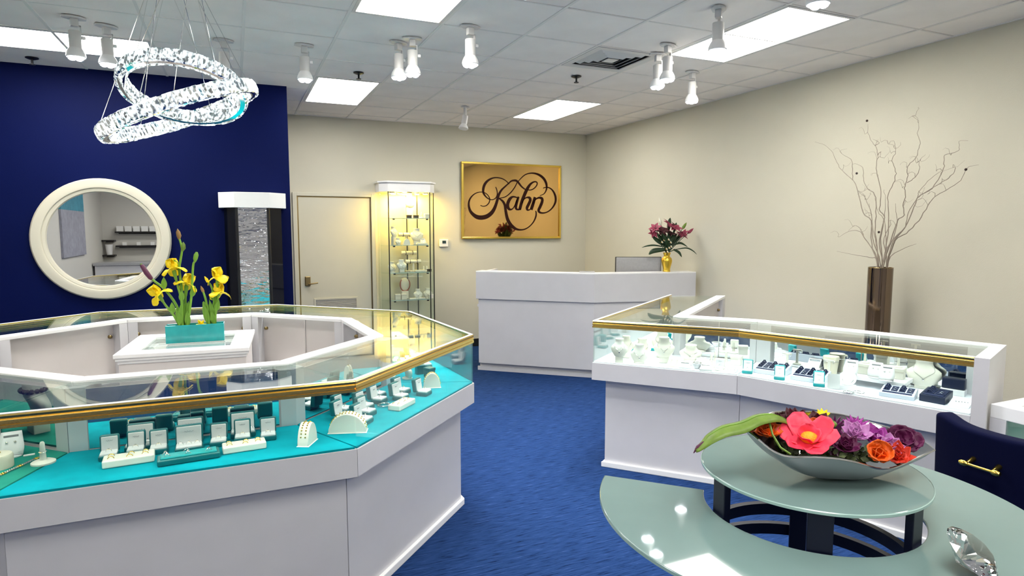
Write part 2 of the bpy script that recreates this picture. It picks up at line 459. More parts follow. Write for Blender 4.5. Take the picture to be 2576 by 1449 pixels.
# spotlights
def spot_proto():
    t = thing('ceiling_spotlight', 'x', 'spotlight')
    m = MB(); m.prism([(0.075*math.cos(a), 0.045*math.sin(a)) for a in [2*PI*k/8+PI/8 for k in range(8)]], -0.012, 0)
    obj('canopy', m, 'white_metal', t, bevel=0.003)
    obj('joint', MB().box(-0.022, -0.02, -0.06, 0.022, 0.02, -0.012), 'white_metal', t, bevel=0.004)
    br = obj('bracket', MB().box(0.028, -0.008, -0.12, 0.036, 0.008, -0.05).box(0.0, -0.008, -0.058, 0.036, 0.008, -0.05), 'white_metal', t)
    obj('thumb_screw', MB().box(0.036, -0.009, -0.135, 0.058, 0.009, -0.115), 'white_plastic', br, bevel=0.003)
    obj('can', MB().lathe([(0.012,-0.085),(0.033,-0.088),(0.036,-0.092),(0.036,-0.195),(0.030,-0.196)], 20), 'white_metal', t, True)
    b = obj('bulb', MB().lathe([(0.033,-0.192),(0.037,-0.198),(0.046,-0.212),(0.055,-0.232),(0.058,-0.252),(0.054,-0.256),(0.0,-0.256)], 24), 'white_plastic', t, True)
    m = MB()
    for k in range(16):
        a = 2*PI*k/16; m.cbox((0.0415*math.cos(a), 0.0415*math.sin(a), -0.206), (0.008,0.004,0.012), Matrix.Rotation(0,4,'Z'))
    for k in range(4):
        a = PI/4 + k*PI/2
        obj('led_lens', MB().lathe([(0.0,-0.254),(0.022,-0.256),(0.023,-0.263),(0.012,-0.271),(0.0,-0.272)], 14, (0.027*math.cos(a), 0.027*math.sin(a), 0)), 'led_glow', b, True)
    ld = bpy.data.lights.new('spot_beam', 'SPOT'); ld.energy = SPOT_WATTS; ld.spot_size = R(80); ld.spot_blend = 0.7; ld.shadow_soft_size = 0.05; ld.color = (0.95, 0.96, 1.0)
    lo = bpy.data.objects.new('spot_beam', ld); col.objects.link(lo); lo.parent = t; lo.location = (0, 0, -0.285)
    return t
sp = spot_proto()
SP = [(-0.901,4.988,0.3,'leftmost white ceiling spotlight, in front of the wide light panel'),
 (-0.741,5.108,0.5,'white ceiling spotlight second from the left, near the chandelier'),
 (-0.021,5.141,0.2,'white ceiling spotlight half hidden behind the chandelier'),
 (0.527,5.028,0.0,'white ceiling spotlight alone above the right end of the navy wall'),
 (1.153,4.676,0.4,'white ceiling spotlight, left and lower one of the close pair'),
 (1.222,4.54,-0.2,'white ceiling spotlight, right and higher one of the close pair'),
 (1.512,4.122,0.1,'white ceiling spotlight to the right of the close pair'),
 (2.808,3.173,0.7,'white ceiling spotlight seen against the long light panel'),
 (3.008,3.932,0.2,'white ceiling spotlight at the corner of the air vent, front one of two in line'),
 (3.09,4.16,-0.2,'white ceiling spotlight half hidden behind another at the air vent corner'),
 (3.713,4.501,0.1,'white ceiling spotlight nearest the right wall, below the vent corner'),
 (1.30,2.80,0.1,'white ceiling spotlight cut by the top edge, above the middle of the photo'),
 (2.70,2.34,0.4,'white ceiling spotlight cut by the top edge, before the long light panel'),
 (2.86,1.78,0.4,'ceiling spotlight in the top right corner, only its four lenses showing')]
for i, (x, y, a, l) in enumerate(SP): place(sp, i > 0, l, (x, y, ZC-0.001), a, 'ceiling spotlights')
# an unlit one over the sign
us = thing('ceiling_spotlight', 'unlit white ceiling spotlight tilted toward the gold sign', 'spotlight', (2.423, 6.787, ZC-0.001), 0.6, 'ceiling spotlights')
obj('canopy', MB().prism([(0.06*math.cos(2*PI*k/8), 0.04*math.sin(2*PI*k/8)) for k in range(8)], -0.012, 0), 'white_metal', us)
obj('joint', MB().box(-0.014,-0.014,-0.10,0.014,0.014,-0.012), 'white_metal', us)
TM = Matrix.Translation((0,0,-0.10)) @ Matrix.Rotation(R(14),4,'Y')
obj('can', MB().lathe([(0.01,0.0),(0.034,-0.002),(0.034,-0.10),(0.028,-0.10)], 18, M=TM), 'white_metal', us, True)
obj('bulb', MB().lathe([(0.03,-0.098),(0.05,-0.13),(0.056,-0.15),(0.05,-0.155),(0.0,-0.15)], 20, M=TM), 'white_plastic', us, True)

# ------------------------------------------------------------------ back wall: door, thermostat, sign
d = struct('door_1', MB().box(0.722, YB-0.012, 0.01, 1.585, YB+0.02, 2.015), 'door_paint')
fr = MB().box(0.655, YB-0.035, 0, 0.705, YB, 2.075).box(1.602, YB-0.035, 0, 1.652, YB, 2.075).box(0.705, YB-0.035, 2.03, 1.602, YB, 2.075)
obj('door_frame', fr, 'door_paint', d, bevel=0.004)
obj('door_gap', MB().box(0.705, YB-0.003, 0, 1.602, YB, 2.03), 'brass_dull', d)
ve = obj('door_vent', MB().box(0.875, YB-0.022, 0.60, 1.41, YB-0.012, 0.62).box(0.875, YB-0.022, 0.745, 1.41, YB-0.012, 0.765).box(0.875, YB-0.022, 0.62, 0.893, YB-0.012, 0.745).box(1.392, YB-0.022, 0.62, 1.41, YB-0.012, 0.745), 'door_paint', d)
for k in range(7):
    obj('slat', MB().box(0.893, -0.004, -0.0015, 1.392, 0.004, 0.0015, Matrix.Translation((0, YB-0.016, 0.632+k*0.0165)) @ Matrix.Rotation(R(-35),4,'X')), 'door_paint', ve)
obj('vent_gap', MB().box(0.893, YB-0.0128, 0.62, 1.392, YB-0.0122, 0.745), 'monitor_grey', ve)
lk = obj('lock_plate', MB().box(0.772, YB-0.034, 0.925, 0.838, YB-0.012, 1.045), 'brass_dull', d, bevel=0.008)
obj('lever_handle', MB().tube([(0.815,YB-0.034,0.95),(0.815,YB-0.07,0.95),(0.84,YB-0.078,0.955),(0.92,YB-0.076,0.965)], 0.009, 8), 'brass_dull', lk, True)

t = thing('thermostat', 'small white thermostat with dark display on the cream wall', 'thermostat', (2.566, YB, 1.44))
obj('housing', MB().box(-0.062, -0.024, -0.05, 0.062, 0, 0.05), 'white_plastic', t, bevel=0.006)
obj('display', MB().box(-0.022, -0.0265, -0.006, 0.028, -0.0238, 0.032), 'lcd', t)

SX0, SX1, SZ0, SZ1 = 2.818, 4.33, 1.492, 2.532
t = thing('wall_sign', 'gold mirror wall sign with dark script lettering in a thin gold frame', 'sign', ((SX0+SX1)/2, YB, (SZ0+SZ1)/2))
hw, hh = (SX1-SX0)/2, (SZ1-SZ0)/2
m = MB()
for q in ((-hw,-hh,hw,-hh+0.028),(-hw,hh-0.028,hw,hh),(-hw,-hh+0.028,-hw+0.028,hh-0.028),(hw-0.028,-hh+0.028,hw,hh-0.028)): m.box(q[0], -0.05, q[1], q[2], 0, q[3])
obj('frame', m, 'gold', t, bevel=0.004)
obj('mirror_panel', MB().box(-hw+0.027, -0.030, -hh+0.027, hw-0.027, -0.004, hh-0.027), 'gold_mirror', t)
# lettering strokes in panel units: traced as (s, t, width), s along the panel from 0 to 1, t from the top 0 to 1
STROKES = [
 [(400,788,8),(440,803,9),(490,790,10),(530,745,11),(540,690,11),(520,640,10),(480,600,9),(430,580,9),(370,583,10),(310,610,12),(260,660,16),(230,725,20),(227,800,26),(250,880,34),(300,940,44),(360,975,54),(430,980,56),(500,960,54),(560,915,50),(600,860,44),(630,790,38),(655,710,34),(680,620,30),(720,550,24),(780,490,18),(840,435,16),(880,405,20),(930,398,26),(960,408,26),(990,440,24),(1030,490,20),(1070,525,16),(1100,545,10)],
 [(840,455,9),(790,405,10),(730,370,12),(660,355,14),(590,360,18),(520,395,26),(470,450,32),(445,520,32),(445,590,26),(480,650,16),(530,690,11),(580,700,10),(630,675,11),(655,620,12),(650,550,11),(630,500,8)],
 [(965,430,10),(930,500,12),(880,570,12),(830,620,12),(770,660,11),(700,675,10),(680,678,8)],
 [(680,680,10),(735,720,26),(770,780,32),(782,850,34),(795,930,38),(815,1010,42),(850,1080,44),(900,1135,40),(960,1170,28),(1030,1180,18),(1100,1165,14),(1170,1120,12),(1230,1050,15),(1265,970,19),(1270,910,16),(1260,880,9)],
 [(980,415,8),(1030,360,10),(1090,310,12),(1160,288,15),(1240,288,20),(1320,315,28),(1390,370,32),(1430,440,30),(1440,510,22),(1425,570,14),(1390,615,10),(1330,640,8)],
 [(965,668,14),(900,655,22),(850,690,38),(818,760,42),(820,820,40),(850,855,28),(892,845,13),(930,790,12),(955,720,12),(975,665,14)],
 [(988,655,24),(960,740,34),(945,810,34),(955,850,26),(1000,860,12),(1020,845,8)],
 [(1120,545,9),(1180,550,11),(1240,520,12),(1280,470,13),(1280,430,14),(1240,420,16),(1190,445,24),(1150,490,34),(1110,560,42),(1075,640,42),(1040,730,40),(1005,860,38)],
 [(1030,780,8),(1060,710,11),(1110,670,15),(1160,672,32),(1175,710,38),(1150,770,38),(1122,830,36),(1132,865,24),(1170,860,11),(1195,840,8)],
 [(1250,662,34),(1222,760,40),(1188,862,40)],
 [(1210,770,10),(1260,700,14),(1320,672,26),(1365,690,36),(1365,740,38),(1332,820,38),(1310,870,34),(1330,905,26),(1390,915,18),(1460,895,14),(1530,840,17),(1580,760,25),(1590,680,28),(1565,600,24),(1520,540,16),(1460,510,12),(1400,515,10),(1385,525,8)]]
def catmull(P, n=5):
    out = []
    for i in range(len(P)-1):
        p0, p1, p2, p3 = P[max(i-1,0)], P[i], P[i+1], P[min(i+2,len(P)-1)]
        for k in range(n):
            u = k/n
            out.append(tuple(0.5*((2*b)+(-a+c)*u+(2*a-5*b+4*c-d)*u*u+(-a+3*b-3*c+d)*u**3) for a,b,c,d in zip(p0,p1,p2,p3)))
    out.append(tuple(P[-1])); return out
def sgn(q):   # tracing frame -> panel plane (keystone of the tracing removed)
    s = (q[0]-120)/(1672-120)
    top = 100+(172-100)*s; bot = 1318+(1322-1318)*s
    return -hw+2*hw*s, hh-2*hh*(q[1]-top)/(bot-top)
sw = 2*hw/1552
let = MB()
for st in STROKES:
    C = catmull(st); n = len(C); L = []; Rr = []
    pts = [sgn(q) for q in C]
    for i in range(n):
        a, b = pts[max(i-1,0)], pts[min(i+1,n-1)]
        dx, dz = b[0]-a[0], b[1]-a[1]; l = math.hypot(dx, dz) or 1
        w = (C[i][2]*1.08+2)*sw/2
        L.append((pts[i][0]-dz/l*w, pts[i][1]+dx/l*w)); Rr.append((pts[i][0]+dz/l*w, pts[i][1]-dx/l*w))
    vs = [(x,-0.0335,z) for x,z in L]+[(x,-0.0335,z) for x,z in Rr]+[(x,-0.0298,z) for x,z in L]+[(x,-0.0298,z) for x,z in Rr]
    fs = []
    for i in range(n-1):
        fs += [(i,i+1,n+i+1,n+i), (2*n+i,2*n+i+1,i+1,i), (n+i,n+i+1,3*n+i+1,3*n+i)]
    fs += [(0,n,3*n,2*n), (n-1,3*n-1,4*n-1,2*n-1)]
    let.add(vs, fs)
tag(obj('lettering', let, 'sign_ink', t), 'dark brown flourished script reading Kahn')

# ------------------------------------------------------------------ navy wall: round mirror
t = thing('round_mirror', 'large round mirror in a wide cream frame on the navy wall', 'mirror', (-1.063, YN, 1.538))
MR = Matrix.Rotation(R(90), 4, 'X')
obj('frame', MB().lathe([(0.40,0.004),(0.532,0.004),(0.532,0.03),(0.52,0.045),(0.47,0.05),(0.452,0.046),(0.446,0.034),(0.44,0.036),(0.42,0.03),(0.412,0.018),(0.40,0.016)], 72, M=MR, cap=False), 'mirror_frame', t, True, angle=30)
obj('mirror_glass', MB().lathe([(0.0,0.004),(0.414,0.004),(0.414,0.018),(0.0,0.018)], 72, M=MR, cap=False), 'mirror', t)
# ------------------------------------------------------------------ glass showcases
ZD, ZF, ZT = 0.737, 0.617, 1.02     # deck, fascia bottom, top
def case_unit(label, Oa, Ob, Ia, Ib, deck, led, seam=0.0012, closed_a=False, closed_b=False, doors=True, white='laminate', group=None, n_back=2, din=0.0):
    Oa, Ob, Ia, Ib = map(v2, (Oa, Ob, Ia, Ib))
    t = thing('glass_showcase', label, 'showcase', ((Oa.x+Ob.x+Ia.x+Ib.x)/4, (Oa.y+Ob.y+Ia.y+Ib.y)/4, 0), 0, group)
    c = Vector((t.location.x, t.location.y))
    ed = (Ob-Oa).normalized()
    dep = abs((Ia-Oa).x*(-ed.y)+(Ia-Oa).y*ed.x)
    inw = Vector((-ed.y, ed.x))
    if inw.dot(Ia-Oa) < 0: inw = -inw
    def pt(s, m, sh=0.0):      # s along the edge 0..1, m metres inward
        k = m/dep; a = Oa+(Ia-Oa)*k; b = Ob+(Ib-Ob)*k
        a = a+ed*sh; b = b-ed*sh
        q = a+(b-a)*s
        return (q.x-c.x, q.y-c.y)
    def quad(m0, m1, s0=0, s1=1, sh=seam): return [pt(s0,m0,sh), pt(s1,m0,sh), pt(s1,m1,sh), pt(s0,m1,sh)]
    obj('base', MB().prism(quad(0.075, dep-0.0), 0.0, ZF), white, t)
    obj('kick_strip', MB().prism(quad(0.055, 0.076), 0.0, 0.038), 'ledge_white', t, bevel=0.004)
    obj('fascia', MB().prism(quad(0, 0.42), ZF, ZD-0.004), white, t)
    obj('deck', MB().prism(quad(0.008, dep-din-0.052, sh=0.005), ZD-0.004, ZD+0.004), deck, t)
    obj('front_glass', MB().prism(quad(0.006, 0.012, sh=0.002), ZD-0.002, ZT-0.02), 'case_glass', t)
    obj('top_glass', MB().prism(quad(0.012, dep-0.078, sh=0.002), ZT-0.012, ZT-0.005), 'case_glass', t)
    # brass rail with grooves, mitred at the ends
    prof = [(0.0,0.972),(0.0,0.983),(0.004,0.985),(0.004,0.988),(0.0,0.990),(0.0,1.000),(0.004,1.003),(0.002,1.006),(0.0,1.014),(0.004,1.0195),(0.020,1.0195),(0.020,1.010),(0.0125,1.008),(0.0125,0.972)]
    vs = [(*pt(0,m,seam),z) for m,z in prof]+[(*pt(1,m,seam),z) for m,z in prof]; n = len(prof)
    fs = [(i,(i+1)%n,n+(i+1)%n,n+i) for i in range(n)]+[tuple(range(n-1,-1,-1)),tuple(range(n,2*n))]
    rail = obj('brass_rail', MB().add(vs, fs), 'brass', t)
    obj('rail_trim', MB().prism(quad(0.004, 0.022), ZT-0.0005, ZT+0.0015), 'ledge_white', rail)
    m = MB().prism(quad(0.0127, 0.0245), 0.984, 1.0075).prism(quad(0.0228, 0.0245), 0.970, 0.9838)
    ch = obj('led_channel', m, 'brass', t)
    obj('led_strip', MB().prism(quad(0.0132, 0.0224, 0.02, 0.98), 0.977, 0.9835), led, ch)
    obj('ledge', MB().prism(quad(dep-0.078, dep), ZT-0.022, ZT), 'ledge_white', t, bevel=0.003)
    for s0, s1 in ((0, 0.075), (0.925, 1)):
        obj('post', MB().prism(quad(dep-0.078-din*0.6, dep-0.001, s0, s1), ZF, ZT-0.022), white, t)
    if doors:
        sp = [0.075+0.85*k/n_back for k in range(n_back+1)]
        for k in range(n_back):
            o = 0.0 if k%2 == 0 else 0.012
            dd = obj('sliding_door', MB().prism(quad(dep-din-0.040+o, dep-din-0.034+o, sp[k]-0.004, sp[k+1]+0.004), ZF+0.02, ZT-0.03), 'laminate_warm', t)
            obj('mirror_face', MB().prism(quad(dep-din-0.0425+o, dep-din-0.040+o, sp[k]-0.004, sp[k+1]+0.004), ZD+0.006, ZT-0.03), 'mirror', dd)
            s = sp[k]+0.035 if k == 0 else sp[k+1]-0.035
            px, py = pt(s, dep-din-0.034+o)
            md = Matrix.Translation((px, py, ZT-0.115)) @ Matrix.Rotation(math.atan2(inw.y, inw.x), 4, 'Z') @ Matrix.Rotation(R(90), 4, 'Y')
            obj('lock', MB().lathe([(0.012,0.0),(0.012,0.014),(0.008,0.02),(0.003,0.022)], 12, M=md), 'brass_dull', dd, True)
        obj('door_track', MB().prism(quad(dep-din-0.05, dep-0.012, 0.075, 0.925), ZF-0.001, ZF+0.02), 'white_metal', t)
    for e, s in ((closed_a, 0), (closed_b, 1)):
        if e == 'glass':
            a, b = pt(s, 0.012), pt(s, dep-0.078)
            dx, dy = ed*(0.003 if s == 0 else -0.003)
            obj('end_glass', MB().prism([a, b, (b[0]+dx,b[1]+dy), (a[0]+dx,a[1]+dy)], ZD, ZT-0.012), 'case_glass', t)
        elif e == 'panel':
            a, b = pt(s, 0.0), pt(s, dep)
            dx, dy = ed*(-0.06 if s == 0 else 0.06)
            obj('end_panel', MB().prism([a, b, (b[0]+dx,b[1]+dy), (a[0]+dx,a[1]+dy)], 0.0, ZT), white, t)
    return t

OC = (-0.257, 3.952)
OV = [(0.425,2.525),(1.247,3.369),(1.177,4.529),(0.292,5.389),(-0.941,5.428),(-1.831,4.594),(-1.72,3.40),(-0.795,2.521)]
KI = 0.625
OI = [(OC[0]+(x-OC[0])*KI, OC[1]+(y-OC[1])*KI) for x, y in OV]
OLAB = {(7,0):'front showcase of the octagonal island, turquoise deck with rows of open ring boxes',
 (0,1):'right front showcase of the octagonal island, beside the blue aisle',
 (1,2):'right rear showcase of the octagonal island, facing the reception desk',
 (2,3):'rear showcase of the octagonal island toward the door',
 (3,4):'rear showcase of the octagonal island toward the navy wall',
 (4,5):'rear left showcase of the octagonal island below the round mirror',
 (5,6):'far left showcase of the octagonal island, outside the picture edge',
 (6,7):'left front showcase of the octagonal island with green deck'}
for (a, b), l in OLAB.items():
    case_unit(l, OV[a], OV[b], OI[a], OI[b], 'green_velvet' if (a,b) in ((6,7),(5,6)) else 'turquoise_velvet', 'led_strip', group='octagonal island showcases', din=0.072)

CP = dict(f=(3.686,4.71), p0=(2.167,3.575), p1=(2.785,2.885), p2=(3.204,1.795))
CI = dict(f=(4.10,4.431), p0=(2.925,3.525), p1=(3.232,3.158), p2=(3.684,1.98))
G2 = 'right hand counter showcases'
case_unit('rear wing of the right counter, glass showcase running back toward the right wall', CP['f'], CP['p0'], CI['f'], CI['p0'], 'white_deck', 'led_strip_cool', closed_a='glass', group=G2)
case_unit('middle section of the right counter, glass showcase with necklace busts', CP['p0'], CP['p1'], CI['p0'], CI['p1'], 'white_deck', 'led_strip_cool', group=G2)
case_unit('front section of the right counter, glass showcase with navy ring trays and white end post', CP['p1'], CP['p2'], CI['p1'], CI['p2'], 'white_deck', 'led_strip_cool', closed_b='panel', group=G2)

# low showcase at the right edge
t = thing('low_showcase', 'low white display counter with glass top at the right edge', 'showcase', (3.62, 1.186, 0))
obj('body', MB().box(-0.34, -0.56, 0, 0.34, 0.55, 0.545), 'laminate', t)
m = MB()
for q in ((-0.35,-0.57,-0.33,-0.51),(-0.35,0.49,-0.33,0.56),(0.33,-0.57,0.35,0.56)): m.box(q[0], q[1], 0.545, q[2], q[3], 0.735)
m.box(-0.33, 0.54, 0.545, 0.33, 0.56, 0.735).box(-0.33, -0.57, 0.545, 0.33, -0.55, 0.735)
obj('frame', m, 'laminate', t)
m = MB().box(-0.35,-0.57,0.735,-0.27,0.56,0.80).box(0.27,-0.57,0.735,0.35,0.56,0.80).box(-0.27,0.48,0.735,0.27,0.56,0.80).box(-0.27,-0.57,0.735,0.27,-0.49,0.80)
obj('top_frame', m, 'ledge_white', t, bevel=0.003)
obj('top_glass', MB().box(-0.27,-0.49,0.785,0.27,0.48,0.792), 'case_glass', t)
obj('front_pane', MB().box(-0.338,-0.51,0.547,-0.332,0.49,0.733), 'case_glass', t)
obj('deck', MB().box(-0.325,-0.545,0.546,0.325,0.535,0.552), 'green_velvet', t)

# pedestal inside the island
t = thing('pedestal_table', 'white square pedestal with glass inset top inside the octagonal island', 'pedestal', (-0.272, 4.362, 0), R(-4))
obj('body', MB().box(-0.33,-0.33,0,0.33,0.33,0.87), 'laminate_warm', t)
m = MB()
for z0, z1, h in ((0.87,0.888,0.336),(0.888,0.905,0.345),(0.905,0.93,0.352)):
    for q in ((-h,-h,h,-h+0.115),(-h,h-0.115,h,h),(-h,-h+0.115,-h+0.115,h-0.115),(h-0.115,-h+0.115,h,h-0.115)): m.box(q[0],q[1],z0,q[2],q[3],z1)
obj('top_frame', m, 'ledge_white', t, bevel=0.004)
obj('inset_glass', MB().box(-0.238,-0.238,0.915,0.238,0.238,0.922), 'case_glass', t)
obj('inset_board', MB().box(-0.238,-0.238,0.87,0.238,0.238,0.875), 'monitor_grey', t)

# ------------------------------------------------------------------ reception desk
DA, DB, DC = (2.493,6.66), (3.517,5.767), (4.70,5.546)
t = thing('reception_desk', 'white angular reception desk below the gold sign', 'desk', (3.5, 6.3, 0)); reception = t
dc = Vector((3.5, 6.3))
def desk_poly(off0, off1, e0=0.0):
    a, b, c2 = v2(DA), v2(DB), v2(DC)
    u1 = (b-a).normalized(); u2 = (c2-b).normalized()
    n1 = Vector((-u1.y, u1.x)); n2 = Vector((-u2.y, u2.x))
    if n1.y < 0: n1 = -n1
    if n2.y < 0: n2 = -n2
    def off(o):
        bb = b+(n1+n2)/(1+n1.dot(n2))*o
        return a+n1*o, bb, c2+n2*o
    A0, B0, C0 = off(off0); A1, B1, C1 = off(off1)
    A0 = A0+u1*e0; A1 = A1+u1*e0
    g = lambda q: (min(q.x, XR-0.012)-dc.x, q.y-dc.y)
    return [g(A0),g(B0),g(B1),g(A1)], [g(B0),g(C0),g(C1),g(B1)], n1, u1
for z0, z1, o0, o1, nm, mt, bv in ((0.835,1.14,0.0,0.045,'upper_panel','laminate',0.002),(0.09,0.833,0.022,0.06,'lower_panel','laminate',0.002),(0.0,0.10,0.07,0.09,'kick_board','laminate',0.0)):
    p1, p2, n1, u1 = desk_poly(o0, o1, 0.022 if nm != 'upper_panel' else 0.0)
    obj(nm, MB().prism([lerp(q, p1[(i+1)%4], 0.0) for i, q in enumerate(p1)], z0, z1), mt, t, bevel=bv)
    obj(nm, MB().prism(p2, z0, z1), mt, t, bevel=bv)
p1, p2, n1, u1 = desk_poly(0.045, 0.62)
obj('worktop', MB().prism(p1, 0.74, 0.77), 'laminate', t); obj('worktop', MB().prism(p2, 0.74, 0.77), 'laminate', t)
p1, p2, n1, u1 = desk_poly(0.0, 0.19)
obj('top_ledge', MB().prism(p1, 1.14, 1.152), 'ledge_white', reception, bevel=0.002); obj('top_ledge', MB().prism(p2, 1.14, 1.152), 'ledge_white', reception, bevel=0.002)
a = v2(DA)-dc
for z0, z1, s, nm in ((0.835,1.14,0.0,'side_panel'),(0.09,0.833,0.022,'side_panel')):
    q0 = a+n1*0.045+u1*s; q1 = a+n1*0.66+u1*s
    obj(nm, MB().prism([tuple(q0),tuple(q1),tuple(q1+u1*0.04),tuple(q0+u1*0.04)], z0, z1), 'laminate', t)
obj('kick_bead', MB().prism([(q[0]-n1.x*0.02, q[1]-n1.y*0.02) for q in desk_poly(0.07,0.09,0.0)[0]], 0.0, 0.045), 'laminate', t)

t = thing('monitor', 'grey computer monitor standing behind the reception desk panel', 'monitor', (4.20, 5.94, 0.77), R(-23))
obj('screen_back', MB().box(-0.255,-0.02,0.16,0.255,0.02,0.535), 'monitor_grey', t, bevel=0.006)
obj('bezel', MB().box(-0.262,-0.008,0.153,0.262,0.025,0.542), 'black_plastic', t, bevel=0.004)
obj('stand', MB().box(-0.04,0.02,0.0,0.04,0.05,0.25).box(-0.12,-0.08,0.0,0.12,0.1,0.012), 'black_plastic', t)
t = thing('card_reader', 'small black device peeking over the reception desk', 'device', (3.55, 5.98, 0.77), R(-30))
obj('body', MB().box(-0.095,-0.06,0.0,0.095,0.06,0.375), 'black_plastic', t, bevel=0.006)
obj('lid', MB().box(-0.085,-0.05,0.376,0.085,0.05,0.392), 'monitor_grey', t, bevel=0.004)
# ------------------------------------------------------------------ display item prototypes (front faces -Y)
def ring_mesh(r=0.010, t=0.0011, metal_h=0.5):
    m = MB(); n = 14
    m.tube([(r*math.cos(PI*(k/(n-1)*1.3-0.15)), 0, r*math.sin(PI*(k/(n-1)*1.3-0.15))) for k in range(n)], t, 6)
    return m
def gem_mesh(c, r): return MB().lathe([(0.0,-r*0.7),(r,0.05*r),(r*0.62,r*0.45),(0.0,r*0.45)], 8, c, cap=False)

def make_ring_box(w, d, hb, hl, leather, rings=1, stone=True, lean=8):
    t = thing('ring_box', 'x', 'ring box')
    obj('base', MB().box(-w/2, -d/2, 0, w/2, d/2, hb*0.72), leather, t, bevel=0.005, segs=3)
    obj('cushion', MB().box(-w/2+0.004, -d/2+0.003, hb*0.6, w/2-0.004, d/2-0.008, hb), 'white_satin', t, bevel=0.004)
    M = Matrix.Translation((0, d/2-0.004, hb*0.8)) @ Matrix.Rotation(R(-lean), 4, 'X')
    lid = obj('lid', MB().box(-w/2, 0.0, -0.004, w/2, 0.024, hl, M), leather, t, bevel=0.007, segs=3)
    ln = obj('lid_lining', MB().box(-w/2+0.005, -0.0025, 0.0, w/2-0.005, 0.004, hl-0.006, M), 'white_satin', lid, bevel=0.003)
    pts = [M @ Vector((w*0.30*(k/11-0.5)*1.1, -0.0032, hl*0.64+0.0022*math.sin(k*1.9)+0.0015*math.sin(k*3.7))) for k in range(12)]
    obj('script_mark', MB().tube(pts, 0.0006, 4), 'ink_grey', ln)
    for k in range(rings):
        x = 0 if rings == 1 else (k-(rings-1)/2)*w*0.30
        m = MB(); mm = ring_mesh(); m.add([(a+x, b-d*0.08, c+hb) for a,b,c in mm.v], mm.f)
        r = obj('ring', m, 'silver', t, True)
        if stone: obj('stone', gem_mesh((x, -d*0.08, hb+0.0125), 0.0035), 'silver', r)
    return t
def make_ring_tray(w, d, h, body, top, gold=True, n=6, low=False):
    t = thing('ring_tray', 'x', 'ring tray')
    obj('body', MB().box(-w/2,-d/2,0,w/2,d/2,h), body, t, bevel=0.006, segs=3)
    if top != body: obj('pad', MB().box(-w/2+0.010,-d/2+0.010,h-0.003,w/2-0.010,d/2-0.010,h+0.006), top, t, bevel=0.004)
    z = h+(0.006 if top != body else 0)
    rn = random.Random(int(w*1e4))
    for k in range(n):
        x = -w*0.33+w*0.66*((k%3)/2)+rn.uniform(-0.01,0.01); y = (-0.18 if k < 3 else 0.2)*d+rn.uniform(-0.004,0.004)
        mm = ring_mesh(0.011, 0.0014); m = MB().add([(a+x, b+y, c+z-0.003) for a,b,c in mm.v], mm.f)
        o = obj('ring', m, 'gold' if gold else 'silver', t, True)
        if not gold: obj('stone', gem_mesh((x, y, z+0.011), 0.006), 'silver', o)
    return t
def make_half_round(w, h, depth, band='gold'):
    t = thing('bracelet_stand', 'x', 'bracelet stand')
    n = 18; arc = [(-w/2*math.cos(PI*k/n), h*math.sin(PI*k/n)) for k in range(n+1)]
    vs = [(x,-depth/2,z) for x,z in arc]+[(x,depth/2,z) for x,z in arc]; N = n+1
    fs = [tuple(range(N)), tuple(range(2*N-1,N-1,-1))]+[(i,i+1,N+i+1,N+i)[::-1] for i in range(n)]+[(0,N,2*N-1,n)]
    obj('body', MB().add(vs, fs), 'white_leather', t, bevel=0.003)
    for y in (-0.22*depth, 0.18*depth):
        m = MB()
        for k in range(2, n-1):
            a = PI*(k+0.5)/n
            m.ball((-(w/2+0.0015)*math.cos(a), y, (h+0.0015)*math.sin(a)), 0.0034, 6, 4)
        tag(obj('bracelet', m, band, t, True), kind='stuff')
    return t
